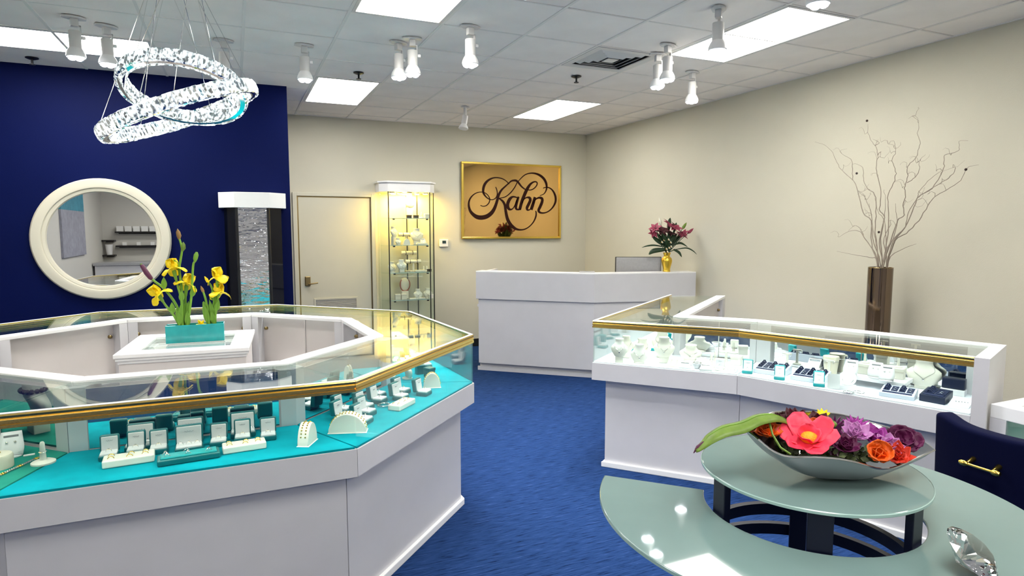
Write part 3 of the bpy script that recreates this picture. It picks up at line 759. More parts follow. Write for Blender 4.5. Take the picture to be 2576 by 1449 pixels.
def make_bust(w, h, block=0.0, chain=True, lean=14, cream='white_leather', pend=True, beads=None):
    t = thing('necklace_bust', 'x', 'necklace bust')
    lv = [(0.02,0.22,0.10,-0.10),(0.10,0.31,0.14,-0.12),(0.28,0.43,0.17,-0.12),(0.46,0.50,0.18,-0.08),(0.56,0.485,0.19,-0.04),(0.64,0.40,0.20,0.0),(0.71,0.30,0.20,0.02),(0.80,0.25,0.20,0.03),(0.90,0.235,0.20,0.03),(0.97,0.255,0.22,0.02),(1.0,0.24,0.205,0.02)]
    n = 22; vs = []; fs = []
    def P(z, a, o=0.0):
        for i in range(len(lv)-1):
            if lv[i][0] <= z <= lv[i+1][0]:
                u = (z-lv[i][0])/(lv[i+1][0]-lv[i][0]); q = [lv[i][j]+(lv[i+1][j]-lv[i][j])*u for j in (1,2,3)]; break
        else: q = lv[0][1:] if z < lv[0][0] else lv[-1][1:]
        sq = lambda v: math.copysign(abs(v)**0.85, v)
        return Vector((sq(math.cos(a))*(q[0]*w+o), q[2]*w+sq(math.sin(a))*(q[1]*w+o), z*h+block))
    for l in lv:
        for k in range(n): vs.append(P(l[0], 2*PI*k/n))
    L = len(lv)
    fs = [(i*n+k, i*n+(k+1)%n, (i+1)*n+(k+1)%n, (i+1)*n+k) for i in range(L-1) for k in range(n)]
    fs += [tuple(range(n-1,-1,-1)), tuple(range((L-1)*n, L*n))]
    obj('body', MB().add(vs, fs), cream, t, True, angle=55)
    if block: obj('block', MB().box(-w*0.24,-w*0.20,0,w*0.24,w*0.14,block+h*0.06), cream, t, bevel=0.003)
    else: obj('foot', MB().lathe([(w*0.30,0),(w*0.30,0.006),(w*0.2,0.012)], 18, (0,-0.03*w,0)), cream, t, True)
    if chain:
        pts = []
        for k in range(15):
            u = k/14*2-1; z = 0.76-0.44*(1-abs(u))**0.9; a = -PI/2+u*1.25*(0.35+0.65*abs(u)); pts.append(P(z, a, 0.0016))
        obj('chain', MB().tube(pts, 0.0011, 5), 'silver', t, True)
        if pend:
            q = P(0.30, -PI/2, 0.003); obj('pendant', MB().ball((q.x,q.y,q.z), 0.006, 8, 6, (0.8,0.5,1.3)), 'silver', t, True)
    if beads:
        for k in range(16):
            a = 2*PI*k/16; q = P(0.80, a, 0.006); obj('bead', MB().ball(tuple(q), 0.0105, 8, 6), beads, t, True)
    return t
def make_navy_tray(w, d, h, nx, ny, body='grey_plastic', tilt=10):
    t = thing('ring_tray', 'x', 'ring tray')
    hb = h+d*math.tan(R(tilt))
    vs = [(-w/2,-d/2,0),(w/2,-d/2,0),(w/2,d/2,0),(-w/2,d/2,0),(-w/2,-d/2,h),(w/2,-d/2,h),(w/2,d/2,hb),(-w/2,d/2,hb)]
    obj('body', MB().add(vs, [(0,3,2,1),(4,5,6,7),(0,1,5,4),(1,2,6,5),(2,3,7,6),(3,0,4,7)]), body, t, bevel=0.003)
    M = Matrix.Translation((0,-d/2,h)) @ Matrix.Rotation(R(tilt),4,'X')
    sl = d/math.cos(R(tilt))
    cw = (w-0.016)/nx; chh = (sl-0.050)/ny
    for i in range(nx):
        for j in range(ny):
            x0 = -w/2+0.008+i*cw; y0 = 0.036+j*chh
            c = obj('cell', MB().box(x0+0.003, y0+0.003, -0.002, x0+cw-0.003, y0+chh-0.003, 0.0022, M), 'navy_insert', t)
            if i % 2 == 0:
                mm = MB(); xm, ym = x0+cw/2, y0+chh*0.55
                mm.tube([M @ Vector((xm-cw*0.28, ym, 0.0)), M @ Vector((xm-cw*0.08, ym, 0.014)), M @ Vector((xm+cw*0.08, ym, 0.014)), M @ Vector((xm+cw*0.28, ym, 0.0))], 0.0042, 6)
                r = obj('ring_roll', mm, 'navy_insert', c, True)
            elif j < 2: 
                mm = ring_mesh(0.008, 0.001); obj('ring', MB().add([tuple(M @ Vector((a+x0+cw/2, y0+chh/2+b, c2))) for a,b,c2 in mm.v], mm.f), 'silver', c, True)
    obj('front_slot', MB().box(-w/2+0.012, 0.010, -0.001, w/2-0.012, 0.028, 0.0018, M), 'navy_insert', t)
    return t
def make_earring_pad(w, h, cut=True):
    t = thing('earring_stand', 'x', 'earring stand')
    def P(u, v):
        z = h*(1-(1-u)**1.0); y = -0.35*w+0.62*w*u**1.5
        hw = w/2*(1.0-0.25*abs(u-0.35)*1.4)
        return Vector((hw*(2*v-1), y, 0.008+z))
    obj('card', MB().grid(P, 8, 5), 'white_satin', t, True, solid=0.006)
    obj('foot', MB().prism([(0.42*w*math.cos(2*PI*k/16), 0.34*w*math.sin(2*PI*k/16)-0.02) for k in range(16)], 0, 0.007), 'white_satin', t, bevel=0.002)
    q = P(0.83, 0.5); obj('bar', MB().cbox((0, q.y-0.004, q.z), (w*0.55, 0.005, 0.010)), 'monitor_grey', t)
    for s in (-1, 1):
        q = P(0.6, 0.5+s*0.17); obj('earring', MB().ball((q.x, q.y-0.006, q.z), 0.0045, 8, 6), 'silver', t, True)
    return t
def make_finger(h, base=True):
    t = thing('ring_cone', 'x', 'ring stand')
    obj('finger', MB().lathe([(0.016,0.004),(0.011,0.02),(0.0095,h*0.5),(0.008,h*0.92),(0.005,h*0.98),(0.0,h)], 14), 'white_leather', t, True)
    obj('foot', MB().lathe([(0.040,0),(0.040,0.006),(0.030,0.011),(0.012,0.014)], 20), 'white_leather', t, True)
    obj('ring', MB().torus((0,0,h*0.52), 0.0115, 0.0018, 16, 6), 'silver', t, True)
    return t
def make_tstand(h):
    t = thing('earring_stand', 'x', 'earring stand')
    obj('post', MB().lathe([(0.010,0),(0.0075,h*0.5),(0.009,h*0.92)], 12), 'white_leather', t, True)
    obj('arm', MB().box(-0.028,-0.006,h*0.90,0.028,0.006,h), 'white_leather', t, bevel=0.003)
    for s in (-1,1): obj('earring', MB().torus((s*0.026,-0.009,h*0.86), 0.008, 0.0012, 12, 5, Matrix.Translation((s*0.026,-0.009,h*0.86)) @ Matrix.Rotation(R(90),4,'Y') @ Matrix.Translation((-s*0.026,0.009,-h*0.86))), 'silver', t, True)
    obj('foot', MB().lathe([(0.026,0),(0.026,0.006),(0.012,0.011)], 16), 'white_leather', t, True)
    return t
def make_pad(w, d, h, bar=True):
    t = thing('jewellery_pad', 'x', 'display pad')
    obj('foot', MB().box(-w/2,-d/2,0,w/2,d/2,h*0.35), 'white_satin', t, bevel=0.003)
    obj('ramp', MB().add([(-w*0.42,-d*0.4,h*0.35),(w*0.42,-d*0.4,h*0.35),(w*0.42,d*0.42,h*0.35),(-w*0.42,d*0.42,h*0.35),(-w*0.42,-d*0.3,h*0.5),(w*0.42,-d*0.3,h*0.5),(w*0.42,d*0.42,h),(-w*0.42,d*0.42,h)], [(0,3,2,1),(4,5,6,7),(0,1,5,4),(1,2,6,5),(2,3,7,6),(3,0,4,7)]), 'white_satin', t, bevel=0.002)
    if bar: obj('bracelet', MB().box(-w*0.34, d*0.10, h*0.80, w*0.34, d*0.24, h*0.95), 'silver', t, bevel=0.002)
    return t
def make_gift_box(w, d, h, mt='white_leather', lidmat=None):
    t = thing('gift_box', 'x', 'box')
    obj('box', MB().box(-w/2+0.003,-d/2+0.003,0,w/2-0.003,d/2-0.003,h*0.68), mt, t, bevel=0.003)
    obj('lid', MB().box(-w/2,-d/2,h*0.66,w/2,d/2,h), lidmat or mt, t, bevel=0.005, segs=3)
    return t

ZK = ZD+0.0045
FA, RA, EA, LA, MA, PA, BA = R(0), R(45.7), R(93), R(-43.5), R(-48), R(-69), R(-143)
# ---- island front: open ring boxes and trays
sb = make_ring_box(0.066, 0.060, 0.028, 0.062, 'teal_leather')
GB = 'open teal ring boxes in the island'
L = [(-0.479,2.790,0,'small open teal ring box at the left end of the front row'),
 (-0.391,2.805,0,'small open teal ring box directly behind the left white ring tray'),
 (-0.310,2.790,0,'small open teal ring box right of the left white ring tray'),
 (-0.093,2.785,0,'small open teal ring box between the teal tray and the right white tray'),
 (-0.002,2.800,0,'small open teal ring box directly behind the right white ring tray'),
 (0.098,2.785,0,'small open teal ring box at the right end of the front row')]
for i, (x, y, a, l) in enumerate(L): place(sb, i > 0, l, (x, y, ZK), a+rnd.uniform(-.05,.05), GB)
bb = make_ring_box(0.100, 0.066, 0.028, 0.074, 'teal_leather', 3)
for i, (x, y, l) in enumerate([(-0.200,2.762,'wide open teal box with three rings behind the teal ring tray'),(-0.204,2.868,'wide open teal box in the second row, hidden behind the three ring box'),(-0.385,2.866,'wide open teal box in the second row on the left'),(0.001,2.872,'wide open teal box in the second row on the right')]):
    place(bb, i > 0, l, (x, y, ZK), rnd.uniform(-.04,.04), GB)
wt = make_ring_tray(0.170, 0.075, 0.030, 'white_leather', 'white_leather')
place(wt, False, 'white ring tray with gold rings, left one in the island front', (-0.401,2.708,ZK), R(4), 'white ring trays')
place(wt, True, 'white ring tray with gold rings, right one in the island front', (0.003,2.690,ZK), R(4), 'white ring trays', 0.95)
place(make_ring_tray(0.215, 0.075, 0.024, 'teal_leather', 'teal_bright', False, 5), False, 'dark teal tray holding loose silver rings at the front of the island', (-0.194,2.650,ZK), R(5))
hr = make_half_round(0.100, 0.088, 0.046)
place(hr, False, 'cream half round bracelet stand at the right end of the front showcase', (0.245,2.665,ZK), R(62), 'cream bracelet stands')
place(make_half_round(0.162, 0.084, 0.060), False, 'large cream half round bracelet stand behind the corner glass edge of the island', (0.425,2.750,ZK), R(-18), 'cream bracelet stands')
place(hr, True, 'cream half round bracelet stand near the right tip of the island', (0.985,3.345,ZK), R(-14), 'cream bracelet stands', 0.95)
# ---- island right front
for i, (x, y, l) in enumerate([(0.455,3.045,'rear left open teal ring box by the island corner edge'),(0.436,2.935,'front left open teal ring box by the island corner edge'),(0.560,3.060,'open teal ring box behind the three beside the corner glass'),(0.550,2.958,'middle open teal ring box beside the corner glass'),(0.512,2.840,'open teal ring box nearest the corner glass in the right front case'),(0.664,3.255,'rear one of the two open teal ring boxes left of the bangle row'),(0.647,3.152,'front one of the two open teal ring boxes behind the bangle'),(0.763,3.165,'open teal ring box behind the white tray in the right front case'),(0.801,3.275,'small open teal ring box tucked behind another near the mirror'),(0.899,3.203,'open teal ring box nearest the bracelet stand at the island tip')]):
    place(sb, True, l, (x, y, ZK), RA+rnd.uniform(-.06,.06), GB, 1.05)
place(wt, True, 'white ring tray lying along the edge of the right front case', (0.735,3.030,ZK), RA, 'white ring trays', 0.92)
bg = thing('bangle', 'silver bangle lying on turquoise velvet beside the white tray', 'bangle', (0.655,3.080,ZK))
obj('hoop', MB().torus((0,0,0.006), 0.030, 0.0035, 26, 8), 'silver', bg, True)
bu_small = make_bust(0.105, 0.10)
place(bu_small, False, 'white necklace bust turned away at the right tip of the island', (0.905,3.60,ZK), EA, 'necklace busts in the island')
gb_t = make_gift_box(0.056,0.056,0.056,'teal_leather')
place(gb_t, False, 'closed dark teal box, left one at the island tip', (1.015,3.70,ZK), EA, 'closed teal boxes'); place(gb_t, True, 'closed dark teal box, right one at the island tip', (1.045,3.60,ZK), EA+0.4, 'closed teal boxes')
di = thing('ring_dish', 'small white oval dish beside the turned necklace bust', 'dish', (0.815,3.66,ZK))
obj('bowl', MB().lathe([(0.018,0),(0.03,0.004),(0.036,0.012),(0.033,0.013),(0.026,0.007),(0.0,0.006)], 20), 'white_leather', di, True)
for i, (x, y, l) in enumerate([(1.10,3.86,'open ring box near the reception side of the island, left'),(1.03,4.02,'open ring box near the reception side of the island, middle'),(1.09,4.16,'open ring box near the reception side of the island, right')]):
    place(sb, True, l, (x, y, ZK), EA, GB)
# ---- island left front
ep = make_earring_pad(0.085, 0.080)
place(ep, False, 'cream earring stand with gold knot at the left edge of the island', (-0.835,2.985,ZK), LA+0.9, 'earring stands')
fg = make_finger(0.085)
place(fg, False, 'cream ring cone with a silver ring on green velvet', (-0.700,2.835,ZK), 0.3, 'ring cones')
rb = thing('round_box', 'round cream ring box cut by the left edge', 'box', (-0.845,2.850,ZK))
obj('drum', MB().lathe([(0.05,0),(0.05,0.044),(0.046,0.05),(0.0,0.05)], 24), 'linen', rb, True)
obj('ring', MB().torus((0,0,0.056), 0.012, 0.002, 14, 5), 'gold', rb, True)
cd = thing('price_card', 'tiny white price card lying on green velvet', 'card', (-0.774,2.957,ZK), 0.2)
obj('card', MB().box(-0.018,-0.008,0,0.018,0.008,0.003), 'paper', cd)
ch = thing('chain_bracelet', 'silver and gold chain bracelet stretched over green velvet', 'bracelet', (-0.77,2.83,ZK))
p0, p1 = Vector((-0.06,-0.13,0)), Vector((0.045,0.085,0))
for k in range(26):
    q = p0+(p1-p0)*(k/25); w = 0.006 if k % 8 not in (6,7) else 0.009
    obj('link', MB().torus((q.x,q.y,0.004), w*0.7, 0.002, 10, 5), 'silver' if k % 8 not in (6,7) else 'gold', ch, True)
place(make_bust(0.18, 0.20, 0.03, False, beads='bead_dark'), False, 'cream necklace bust with dark bead collar at the left of the island', (-0.985,3.130,ZK), LA+0.3)

# ---- right counter, middle section
GW = 'white necklace busts in the right counter'
bA = make_bust(0.110, 0.125, 0.035)
place(bA, False, 'leftmost white necklace bust on a block in the right counter', (2.325,3.485,ZK), R(-34), GW)
place(bA, True, 'white necklace bust behind the leftmost one', (2.452,3.590,ZK), R(-34), GW, 0.95)
bB = make_bust(0.118, 0.125, 0.0)
place(bB, False, 'low white necklace bust second from the left in the front row', (2.435,3.412,ZK), R(-35), GW)
place(bB, True, 'white necklace bust behind the second one from the left', (2.560,3.555,ZK), R(-35), GW, 1.05)
bC = make_bust(0.138, 0.135, 0.035)
place(bC, False, 'white necklace bust on a block in the middle of the right counter', (2.592,3.356,ZK), R(-36), GW)
place(bC, True, 'tall white necklace bust partly hidden behind the middle one', (2.690,3.505,ZK), R(-36), GW, 1.05)
place(make_bust(0.150, 0.108, 0.0), False, 'wide low white necklace bust in front of the mirror corner', (2.800,3.335,ZK), R(-44), GW)
ec = thing('earring_card', 'pale pink earring card with rows of studs', 'card', (2.588,3.246,ZK), MA)
obj('card', MB().add([(-0.04,-0.045,0),(0.04,-0.045,0),(0.04,0.045,0),(-0.04,0.045,0),(-0.04,-0.045,0.006),(0.04,-0.045,0.006),(0.04,0.045,0.03),(-0.04,0.045,0.03)], [(0,3,2,1),(4,5,6,7),(0,1,5,4),(1,2,6,5),(2,3,7,6),(3,0,4,7)]), 'linen', ec)
for i in range(2):
    for j in range(4): obj('stud', MB().ball((-0.018+i*0.036, -0.03+j*0.02, 0.012+j*0.0055), 0.0032, 6, 5), 'silver', ec, True)
pd = make_pad(0.076, 0.060, 0.034)
for i, (x, y, l) in enumerate([(2.612,3.165,'white bracelet pad at the front edge, left one'),(2.692,3.061,'white bracelet pad at the front edge, right one'),(2.818,3.250,'white bracelet pad farther back near the mirror')]): place(pd, i > 0, l, (x, y, ZK), MA+0.12, 'white bracelet pads')
place(make_pad(0.052,0.045,0.026,False), False, 'small plain white display pad between busts and pads', (2.705,3.225,ZK), MA)
uc = thing('bracelet_cradle', 'white cradle holding a curved silver bracelet', 'bracelet stand', (2.672,3.120,ZK), MA)
obj('cradle', MB().lathe([(0.012,0),(0.02,0.01),(0.032,0.035),(0.028,0.036),(0.0,0.014)], 18), 'white_satin', uc, True)
obj('bracelet', MB().torus((0,0,0.036), 0.026, 0.003, 18, 6), 'silver', uc, True)
place(make_ring_box(0.058,0.05,0.024,0.052,'white_leather',1), False, 'open white ring box in the right counter', (2.768,3.022,ZK), MA, 'white boxes in the right counter')
et = thing('earring_tray', 'flat white tray with small stud earrings near the counter bend', 'earring tray', (2.808,2.976,ZK), MA-0.1)
obj('board', MB().add([(-0.045,-0.04,0),(0.045,-0.04,0),(0.045,0.04,0),(-0.045,0.04,0),(-0.045,-0.04,0.006),(0.045,-0.04,0.006),(0.045,0.04,0.024),(-0.045,0.04,0.024)], [(0,3,2,1),(4,5,6,7),(0,1,5,4),(1,2,6,5),(2,3,7,6),(3,0,4,7)]), 'white_satin', et)
for k in range(8): obj('stud', MB().ball((-0.03+0.02*(k%4), -0.015+0.028*(k//4), 0.014+0.0065*(k//4)), 0.003, 6, 5), 'silver', et, True)
for i, (x, y, l) in enumerate([(2.795,3.128,'white ring finger stand, front one of three'),(2.888,3.196,'white ring finger stand, rear one of three'),(2.936,3.148,'white ring finger stand nearest the counter bend')]): place(fg, True, l, (x, y, ZK), 0.4*i, 'ring cones', 0.95)
gw = make_gift_box(0.07,0.06,0.062)
place(gw, False, 'white box with earrings at the bend of the right counter', (2.985,3.105,ZK), R(-58), 'white boxes in the right counter')
ts = make_tstand(0.10)
for i, (x, y, l) in enumerate([(3.262,2.632,'white T shaped earring stand behind the second navy tray'),(3.200,2.890,'white T shaped earring stand behind the first navy tray')]): place(ts, i > 0, l, (x, y, ZK), PA, 'T shaped earring stands', 1.0)
# ---- right counter, front section
tb = make_ring_box(0.060, 0.054, 0.024, 0.060, 'teal_bright')
for i, (x, y, l) in enumerate([(2.872,2.893,'bright teal open ring box at the bend of the right counter'),(2.925,2.693,'bright teal open ring box between the two navy trays'),(3.003,2.483,'bright teal open ring box right of the second navy tray')]): place(tb, i > 0, l, (x, y, ZK), PA+0.35, 'bright teal ring boxes')
nt = make_navy_tray(0.185, 0.150, 0.026, 5, 4)
place(nt, False, 'grey ring tray with navy slots, left one by the counter bend', (3.020,2.835,ZK), PA+0.06, 'grey navy slotted trays')
place(nt, True, 'grey ring tray with navy slots, second from the counter bend', (3.085,2.610,ZK), PA+0.06, 'grey navy slotted trays')
place(make_navy_tray(0.160, 0.120, 0.022, 4, 3), False, 'grey ring tray with navy slots nearest the dark navy box tray', (3.205,2.155,ZK), PA+0.06, 'grey navy slotted trays')
place(make_navy_tray(0.115, 0.130, 0.036, 2, 4, 'navy_leather', 8), False, 'dark navy leather ring tray by the white end post', (3.298,2.018,ZK), PA-0.08)
wc = thing('sign_card', 'plain white folded card standing beside the teal ring box', 'card', (3.030,2.410,ZK), PA+0.4)
obj('front_leaf', MB().box(-0.030,-0.018,0,0.030,-0.015,0.082, Matrix.Rotation(R(-8),4,'X')), 'paper', wc); obj('back_leaf', MB().box(-0.030,0.012,0,0.030,0.015,0.080, Matrix.Rotation(R(8),4,'X')), 'paper', wc)
cr = thing('pendant_stand', 'white block holding a crescent necklace form', 'necklace stand', (3.095,2.372,ZK), PA+0.3)
obj('block', MB().box(-0.042,-0.025,0,0.042,0.025,0.022), 'white_satin', cr, bevel=0.002)
obj('form', MB().lathe([(0.0,0.0),(0.040,0.004),(0.042,0.010),(0.0,0.012)], 26, M=Matrix.Translation((0,0.0,0.060)) @ Matrix.Rotation(R(68),4,'X')), 'white_satin', cr, True)
pts = [Vector((0.028*math.sin(a), -0.014-0.010*math.cos(a)*0.4, 0.064-0.028*math.cos(a))) for a in [(-1.3+2.6*k/12) for k in range(13)]]
obj('necklace', MB().tube(pts, 0.0022, 6), 'silver', cr, True)
for k, (x, y, l) in enumerate([(3.030,2.315,'thin silver bangle lying flat, left of an overlapping pair'),(3.062,2.278,'thin silver bangle lying flat, right of an overlapping pair')]):
    b = thing('bangle', l, 'bangle', (x, y, ZK), 0, 'bangles in the right counter'); obj('hoop', MB().torus((0,0,0.003+0.004*k), 0.026, 0.0024, 24, 6), 'silver', b, True)
bar = make_pad(0.09,0.06,0.075); place(bar, False, 'tall white pad with two bracelet bars behind the second navy tray', (3.300,2.770,ZK), PA)
nk = thing('neck_form', 'cream neck form standing against the mirror', 'necklace form', (3.318,2.664,ZK), PA)
obj('form', MB().lathe([(0.034,0),(0.036,0.02),(0.046,0.108),(0.044,0.112),(0.0,0.112)], 20), 'linen', nk, True)
obj('band', MB().torus((0,0,0.085), 0.0445, 0.002, 24, 6), 'silver', nk, True)
# riser with stands
rs = thing('display_riser', 'low white display table with round feet in the front section', 'riser', (3.300,2.356,ZK), PA)
obj('top', MB().box(-0.165,-0.085,0.036,0.165,0.085,0.058), 'white_satin', rs, bevel=0.004)
for x in (-0.14,0.14):
    for y in (-0.065,0.065): obj('foot', MB().ball((x,y,0.018), 0.019, 12, 8, (1,1,0.95)), 'white_satin', rs, True)
RZ = ZK+0.0585
for i, (x, y, l) in enumerate([(3.195,2.432,'white earring stand at the left end of the low display table'),(3.262,2.330,'white earring stand in the middle of the low display table'),(3.252,2.256,'white earring stand at the front right of the low display table')]): place(ep, True, l, (x, y, RZ), PA+0.1, 'earring stands', 0.92)
for i, (x, y, l) in enumerate([(3.290,2.420,'white box with raised top, left on the low display table'),(3.350,2.262,'white box with raised top, right on the low display table')]): place(gw, True, l, (x, y, RZ), PA, 'white boxes in the right counter')
for i, (x, y, l) in enumerate([(3.290,2.420,'T shaped earring stand on the left white box'),(3.350,2.262,'T shaped earring stand on the right white box')]): place(ts, True, l, (x, y, RZ+0.0622), PA, 'T shaped earring stands', 0.85)
place(make_bust(0.170, 0.150, 0.012), False, 'large white necklace bust near the white end post', (3.500,2.215,ZK), R(-60), GW)
bk = thing('watch_box', 'black leather box on a small white block by the end post', 'box', (3.52,2.065,ZK), PA)
obj('block', MB().box(-0.055,-0.035,0,0.055,0.035,0.030), 'white_satin', bk, bevel=0.002)
obj('box', MB().box(-0.052,-0.02,0.0305,0.052,0.03,0.088, Matrix.Translation((0,0,0)) ), 'navy_leather', bk, bevel=0.005)
wg = thing('earring_tray', 'white wedge tray with grey studs in front of the end post', 'earring tray', (3.318,1.908,ZK), PA-0.05)
obj('board', MB().add([(-0.044,-0.05,0),(0.044,-0.05,0),(0.044,0.05,0),(-0.044,0.05,0),(-0.044,-0.05,0.006),(0.044,-0.05,0.006),(0.044,0.05,0.028),(-0.044,0.05,0.028)], [(0,3,2,1),(4,5,6,7),(0,1,5,4),(1,2,6,5),(2,3,7,6),(3,0,4,7)]), 'white_satin', wg)
for k in range(5): obj('stud', MB().ball((-0.02+0.012*k, 0.0+0.002*k, 0.0185), 0.0035, 6, 5), 'silver_satin', wg, True)
# ---- rear wing of the right counter
for i, (x, y, l) in enumerate([(2.640,3.760,'bright teal box seen left between the busts in the rear wing'),(2.770,3.740,'bright teal box behind the tall busts in the rear wing'),(3.000,3.905,'bright teal box by the pillar in the rear wing'),(3.160,4.010,'bright teal box far back in the rear wing')]): place(tb, True, l, (x, y, ZK), BA+0.3*i, 'bright teal ring boxes', 1.15)
gb_b = make_gift_box(0.06,0.06,0.055,'teal_bright'); place(gb_b, False, 'closed bright teal box in the rear wing of the right counter', (2.90,3.83,ZK), 0.4)
for i, (x, y, l) in enumerate([(3.30,4.14,'white necklace bust first in the rear wing'),(3.50,4.27,'white necklace bust second in the rear wing'),(3.70,4.40,'white necklace bust last in the rear wing')]): place(bA, True, l, (x, y, ZK), BA, GW)
# ---- low showcase contents
ls = thing('ring_cone', 'white ring finger on a navy base on the low counter', 'ring stand', (3.62,1.70,0.801))
obj('foot', MB().box(-0.05,-0.035,0,0.05,0.035,0.035), 'navy_leather', ls, bevel=0.004)
obj('finger', MB().lathe([(0.012,0.034),(0.0095,0.10),(0.008,0.17),(0.0,0.178)], 14), 'white_leather', ls, True)
# ------------------------------------------------------------------ dark display tower by the navy wall
t = thing('display_tower', 'black glass display tower with a white faceted cap by the navy wall', 'display tower', (0.165, 6.37, 0))
def tw(s=0.0): return [(-0.29+s,-0.03+s*0.4),(-0.158+s*0.4,-0.17+s),(0.140-s*0.4,-0.17+s),(0.29-s,-0.03+s*0.4),(0.29-s,0.172),(-0.29+s,0.172)]
obj('cap', MB().prism(tw(), 1.822, 1.962), 'ledge_white', t, bevel=0.002)
obj('base', MB().prism(tw(0.01), 0, 0.32), 'black_plastic', t)
P = tw(0.035)
names = ['left_pane','centre_pane','right_pane']
for i in range(3):
    a, b = Vector(P[i]), Vector(P[i+1]); e = (b-a).normalized(); n = Vector((e.y,-e.x)); a = a+e*0.012; b = b-e*0.012
    obj(names[i], MB().prism([tuple(a),tuple(b),tuple(b-n*0.008),tuple(a-n*0.008)], 0.32, 1.822), 'mirror_dark' if i == 1 else 'black_glass', t)
for i in range(1, 3):
    obj('corner_strip', MB().lathe([(0.014,0.32),(0.014,1.822)], 8, (P[i][0],P[i][1],0)), 'black_plastic', t)
obj('core', MB().prism(tw(0.05), 0.32, 1.82), 'black_plastic', t)

# ------------------------------------------------------------------ lit glass tower
t = thing('glass_display_tower', 'tall glass display tower with warm lights and glass shelves beside the door', 'display tower', (2.02, 7.9, 0))
def gt(s=0.0): return [(-0.36+s,-0.04+s*0.4),(-0.27+s*0.5,-0.15+s),(0.27-s*0.5,-0.15+s),(0.355-s,-0.04+s*0.4),(0.355-s,0.17),(-0.36+s,0.17)]
obj('cap', MB().prism(gt(), 2.09, 2.20), 'ledge_white', t, bevel=0.002)
obj('crown', MB().prism(gt(-0.02), 2.20, 2.222), 'ledge_white', t, bevel=0.004)
obj('base', MB().prism(gt(0.0), 0, 0.36), 'ledge_white', t)
P = gt(0.012)
for i in range(6):
    if i == 4: continue
    a, b = Vector(P[i]), Vector(P[(i+1)%6]); e = (b-a).normalized(); n = Vector((e.y,-e.x))
    obj('pane', MB().prism([tuple(a+e*0.003),tuple(b-e*0.003),tuple(b-e*0.003-n*0.006),tuple(a+e*0.003-n*0.006)], 0.36, 2.09), 'case_glass', t)
for i in (1, 2, 3): obj('corner_strip', MB().lathe([(0.007,0.36),(0.007,2.09)], 8, (P[i][0],P[i][1],0)), 'black_plastic', t)
for x in (0.04, 0.18): obj('shelf_rail', MB().box(x-0.006,0.155,0.36,x+0.006,0.165,2.09), 'black_plastic', t)
SZ = [1.765, 1.426, 1.079, 0.73]
for z in SZ:
    obj('shelf', MB().prism(gt(0.022), z-0.008, z), 'clear_glass', t)
    e = MB().box(-0.255,-0.1505+0.018,z-0.008,0.255,-0.1465+0.018,z)
    obj('shelf_edge', e, 'glass_edge', t)
    for x in (-0.2, 0.23): obj('clip', MB().box(x-0.012,-0.14,z-0.024,x+0.012,-0.115,z-0.0085), 'black_plastic', t)
for k, (x, y) in enumerate([(-0.20,-0.06),(-0.09,-0.02),(0.02,-0.08),(0.13,-0.03),(0.23,-0.06),(-0.15,0.07),(0.0,0.09),(0.16,0.08)]):
    pk = obj('puck_light', MB().lathe([(0.034,2.09),(0.034,2.076),(0.028,2.072)], 18, (x,y,0)), 'white_metal', t, True)
    obj('puck_lens', MB().lathe([(0.0,2.0712),(0.026,2.0715),(0.026,2.0685),(0.0,2.068)], 18, (x,y,0), cap=False), 'puck_glow', pk)
GT = 'jewellery displays in the lit tower'
def tow(x, s, y=7.90): return (x, y, SZ[s]+0.0005)
tb1 = make_bust(0.15, 0.17, 0.13)
place(tb1, False, 'tall necklace bust on the top shelf of the lit tower', tow(2.07,0,7.95), 0.15, GT)
place(tb1, True, 'large necklace bust at the left of the second tower shelf', tow(1.84,1,7.88), 0.6, GT, 0.78)
place(bC, True, 'necklace bust in the middle of the second tower shelf', tow(2.15,1,7.92), -0.1, GT, 1.25)
place(bB, True, 'small necklace bust low in front on the second tower shelf', tow(1.885,1,7.83), 0.3, GT, 0.7)
place(bB, True, 'necklace bust at the left of the third tower shelf', tow(1.82,2,7.92), 0.5, GT, 1.1)
place(bC, True, 'necklace bust second from the left on the third tower shelf', tow(1.93,2,7.86), 0.1, GT, 0.95)
place(bB, True, 'necklace bust in the middle of the fourth tower shelf', tow(2.14,3,7.86), 0, GT, 1.0)
place(bB, True, 'necklace bust at the right of the fourth tower shelf', tow(2.29,3,7.92), -0.2, GT, 1.0)
wbx = make_gift_box(0.07,0.05,0.04,'watch_dark','watch_dark')
place(wbx, False, 'dark watch box, left one on the top tower shelf', tow(2.03,0,7.83), 0, GT); place(wbx, True, 'dark watch box, right one on the top tower shelf', tow(2.12,0,7.83), 0, GT)
place(wbx, True, 'dark watch box on the third tower shelf', tow(2.285,2,7.82), 0, GT, 0.85)
place(fg, True, 'ring cone on the top tower shelf', tow(2.20,0,7.85), 0, GT, 0.95)
place(gw, True, 'cream box on the top tower shelf', tow(2.275,0,7.86), 0, GT, 0.95)
for l, x, s in (('long white tray on the second tower shelf',2.19,1),('long white tray on the third tower shelf',2.16,2),('white tray on the fourth tower shelf, middle',2.06,3),('white tray on the fourth tower shelf, right',2.18,3)): place(wt, True, l, tow(x,s,7.815), 0, GT, 0.8 if s < 3 else 0.5)
place(ep, True, 'cream earring stand on the second tower shelf', tow(2.22,1,7.87), 0, GT, 0.9)
place(hr, True, 'half round bracelet stand on the second tower shelf', tow(1.99,1,7.82), 0.1, GT, 0.9)
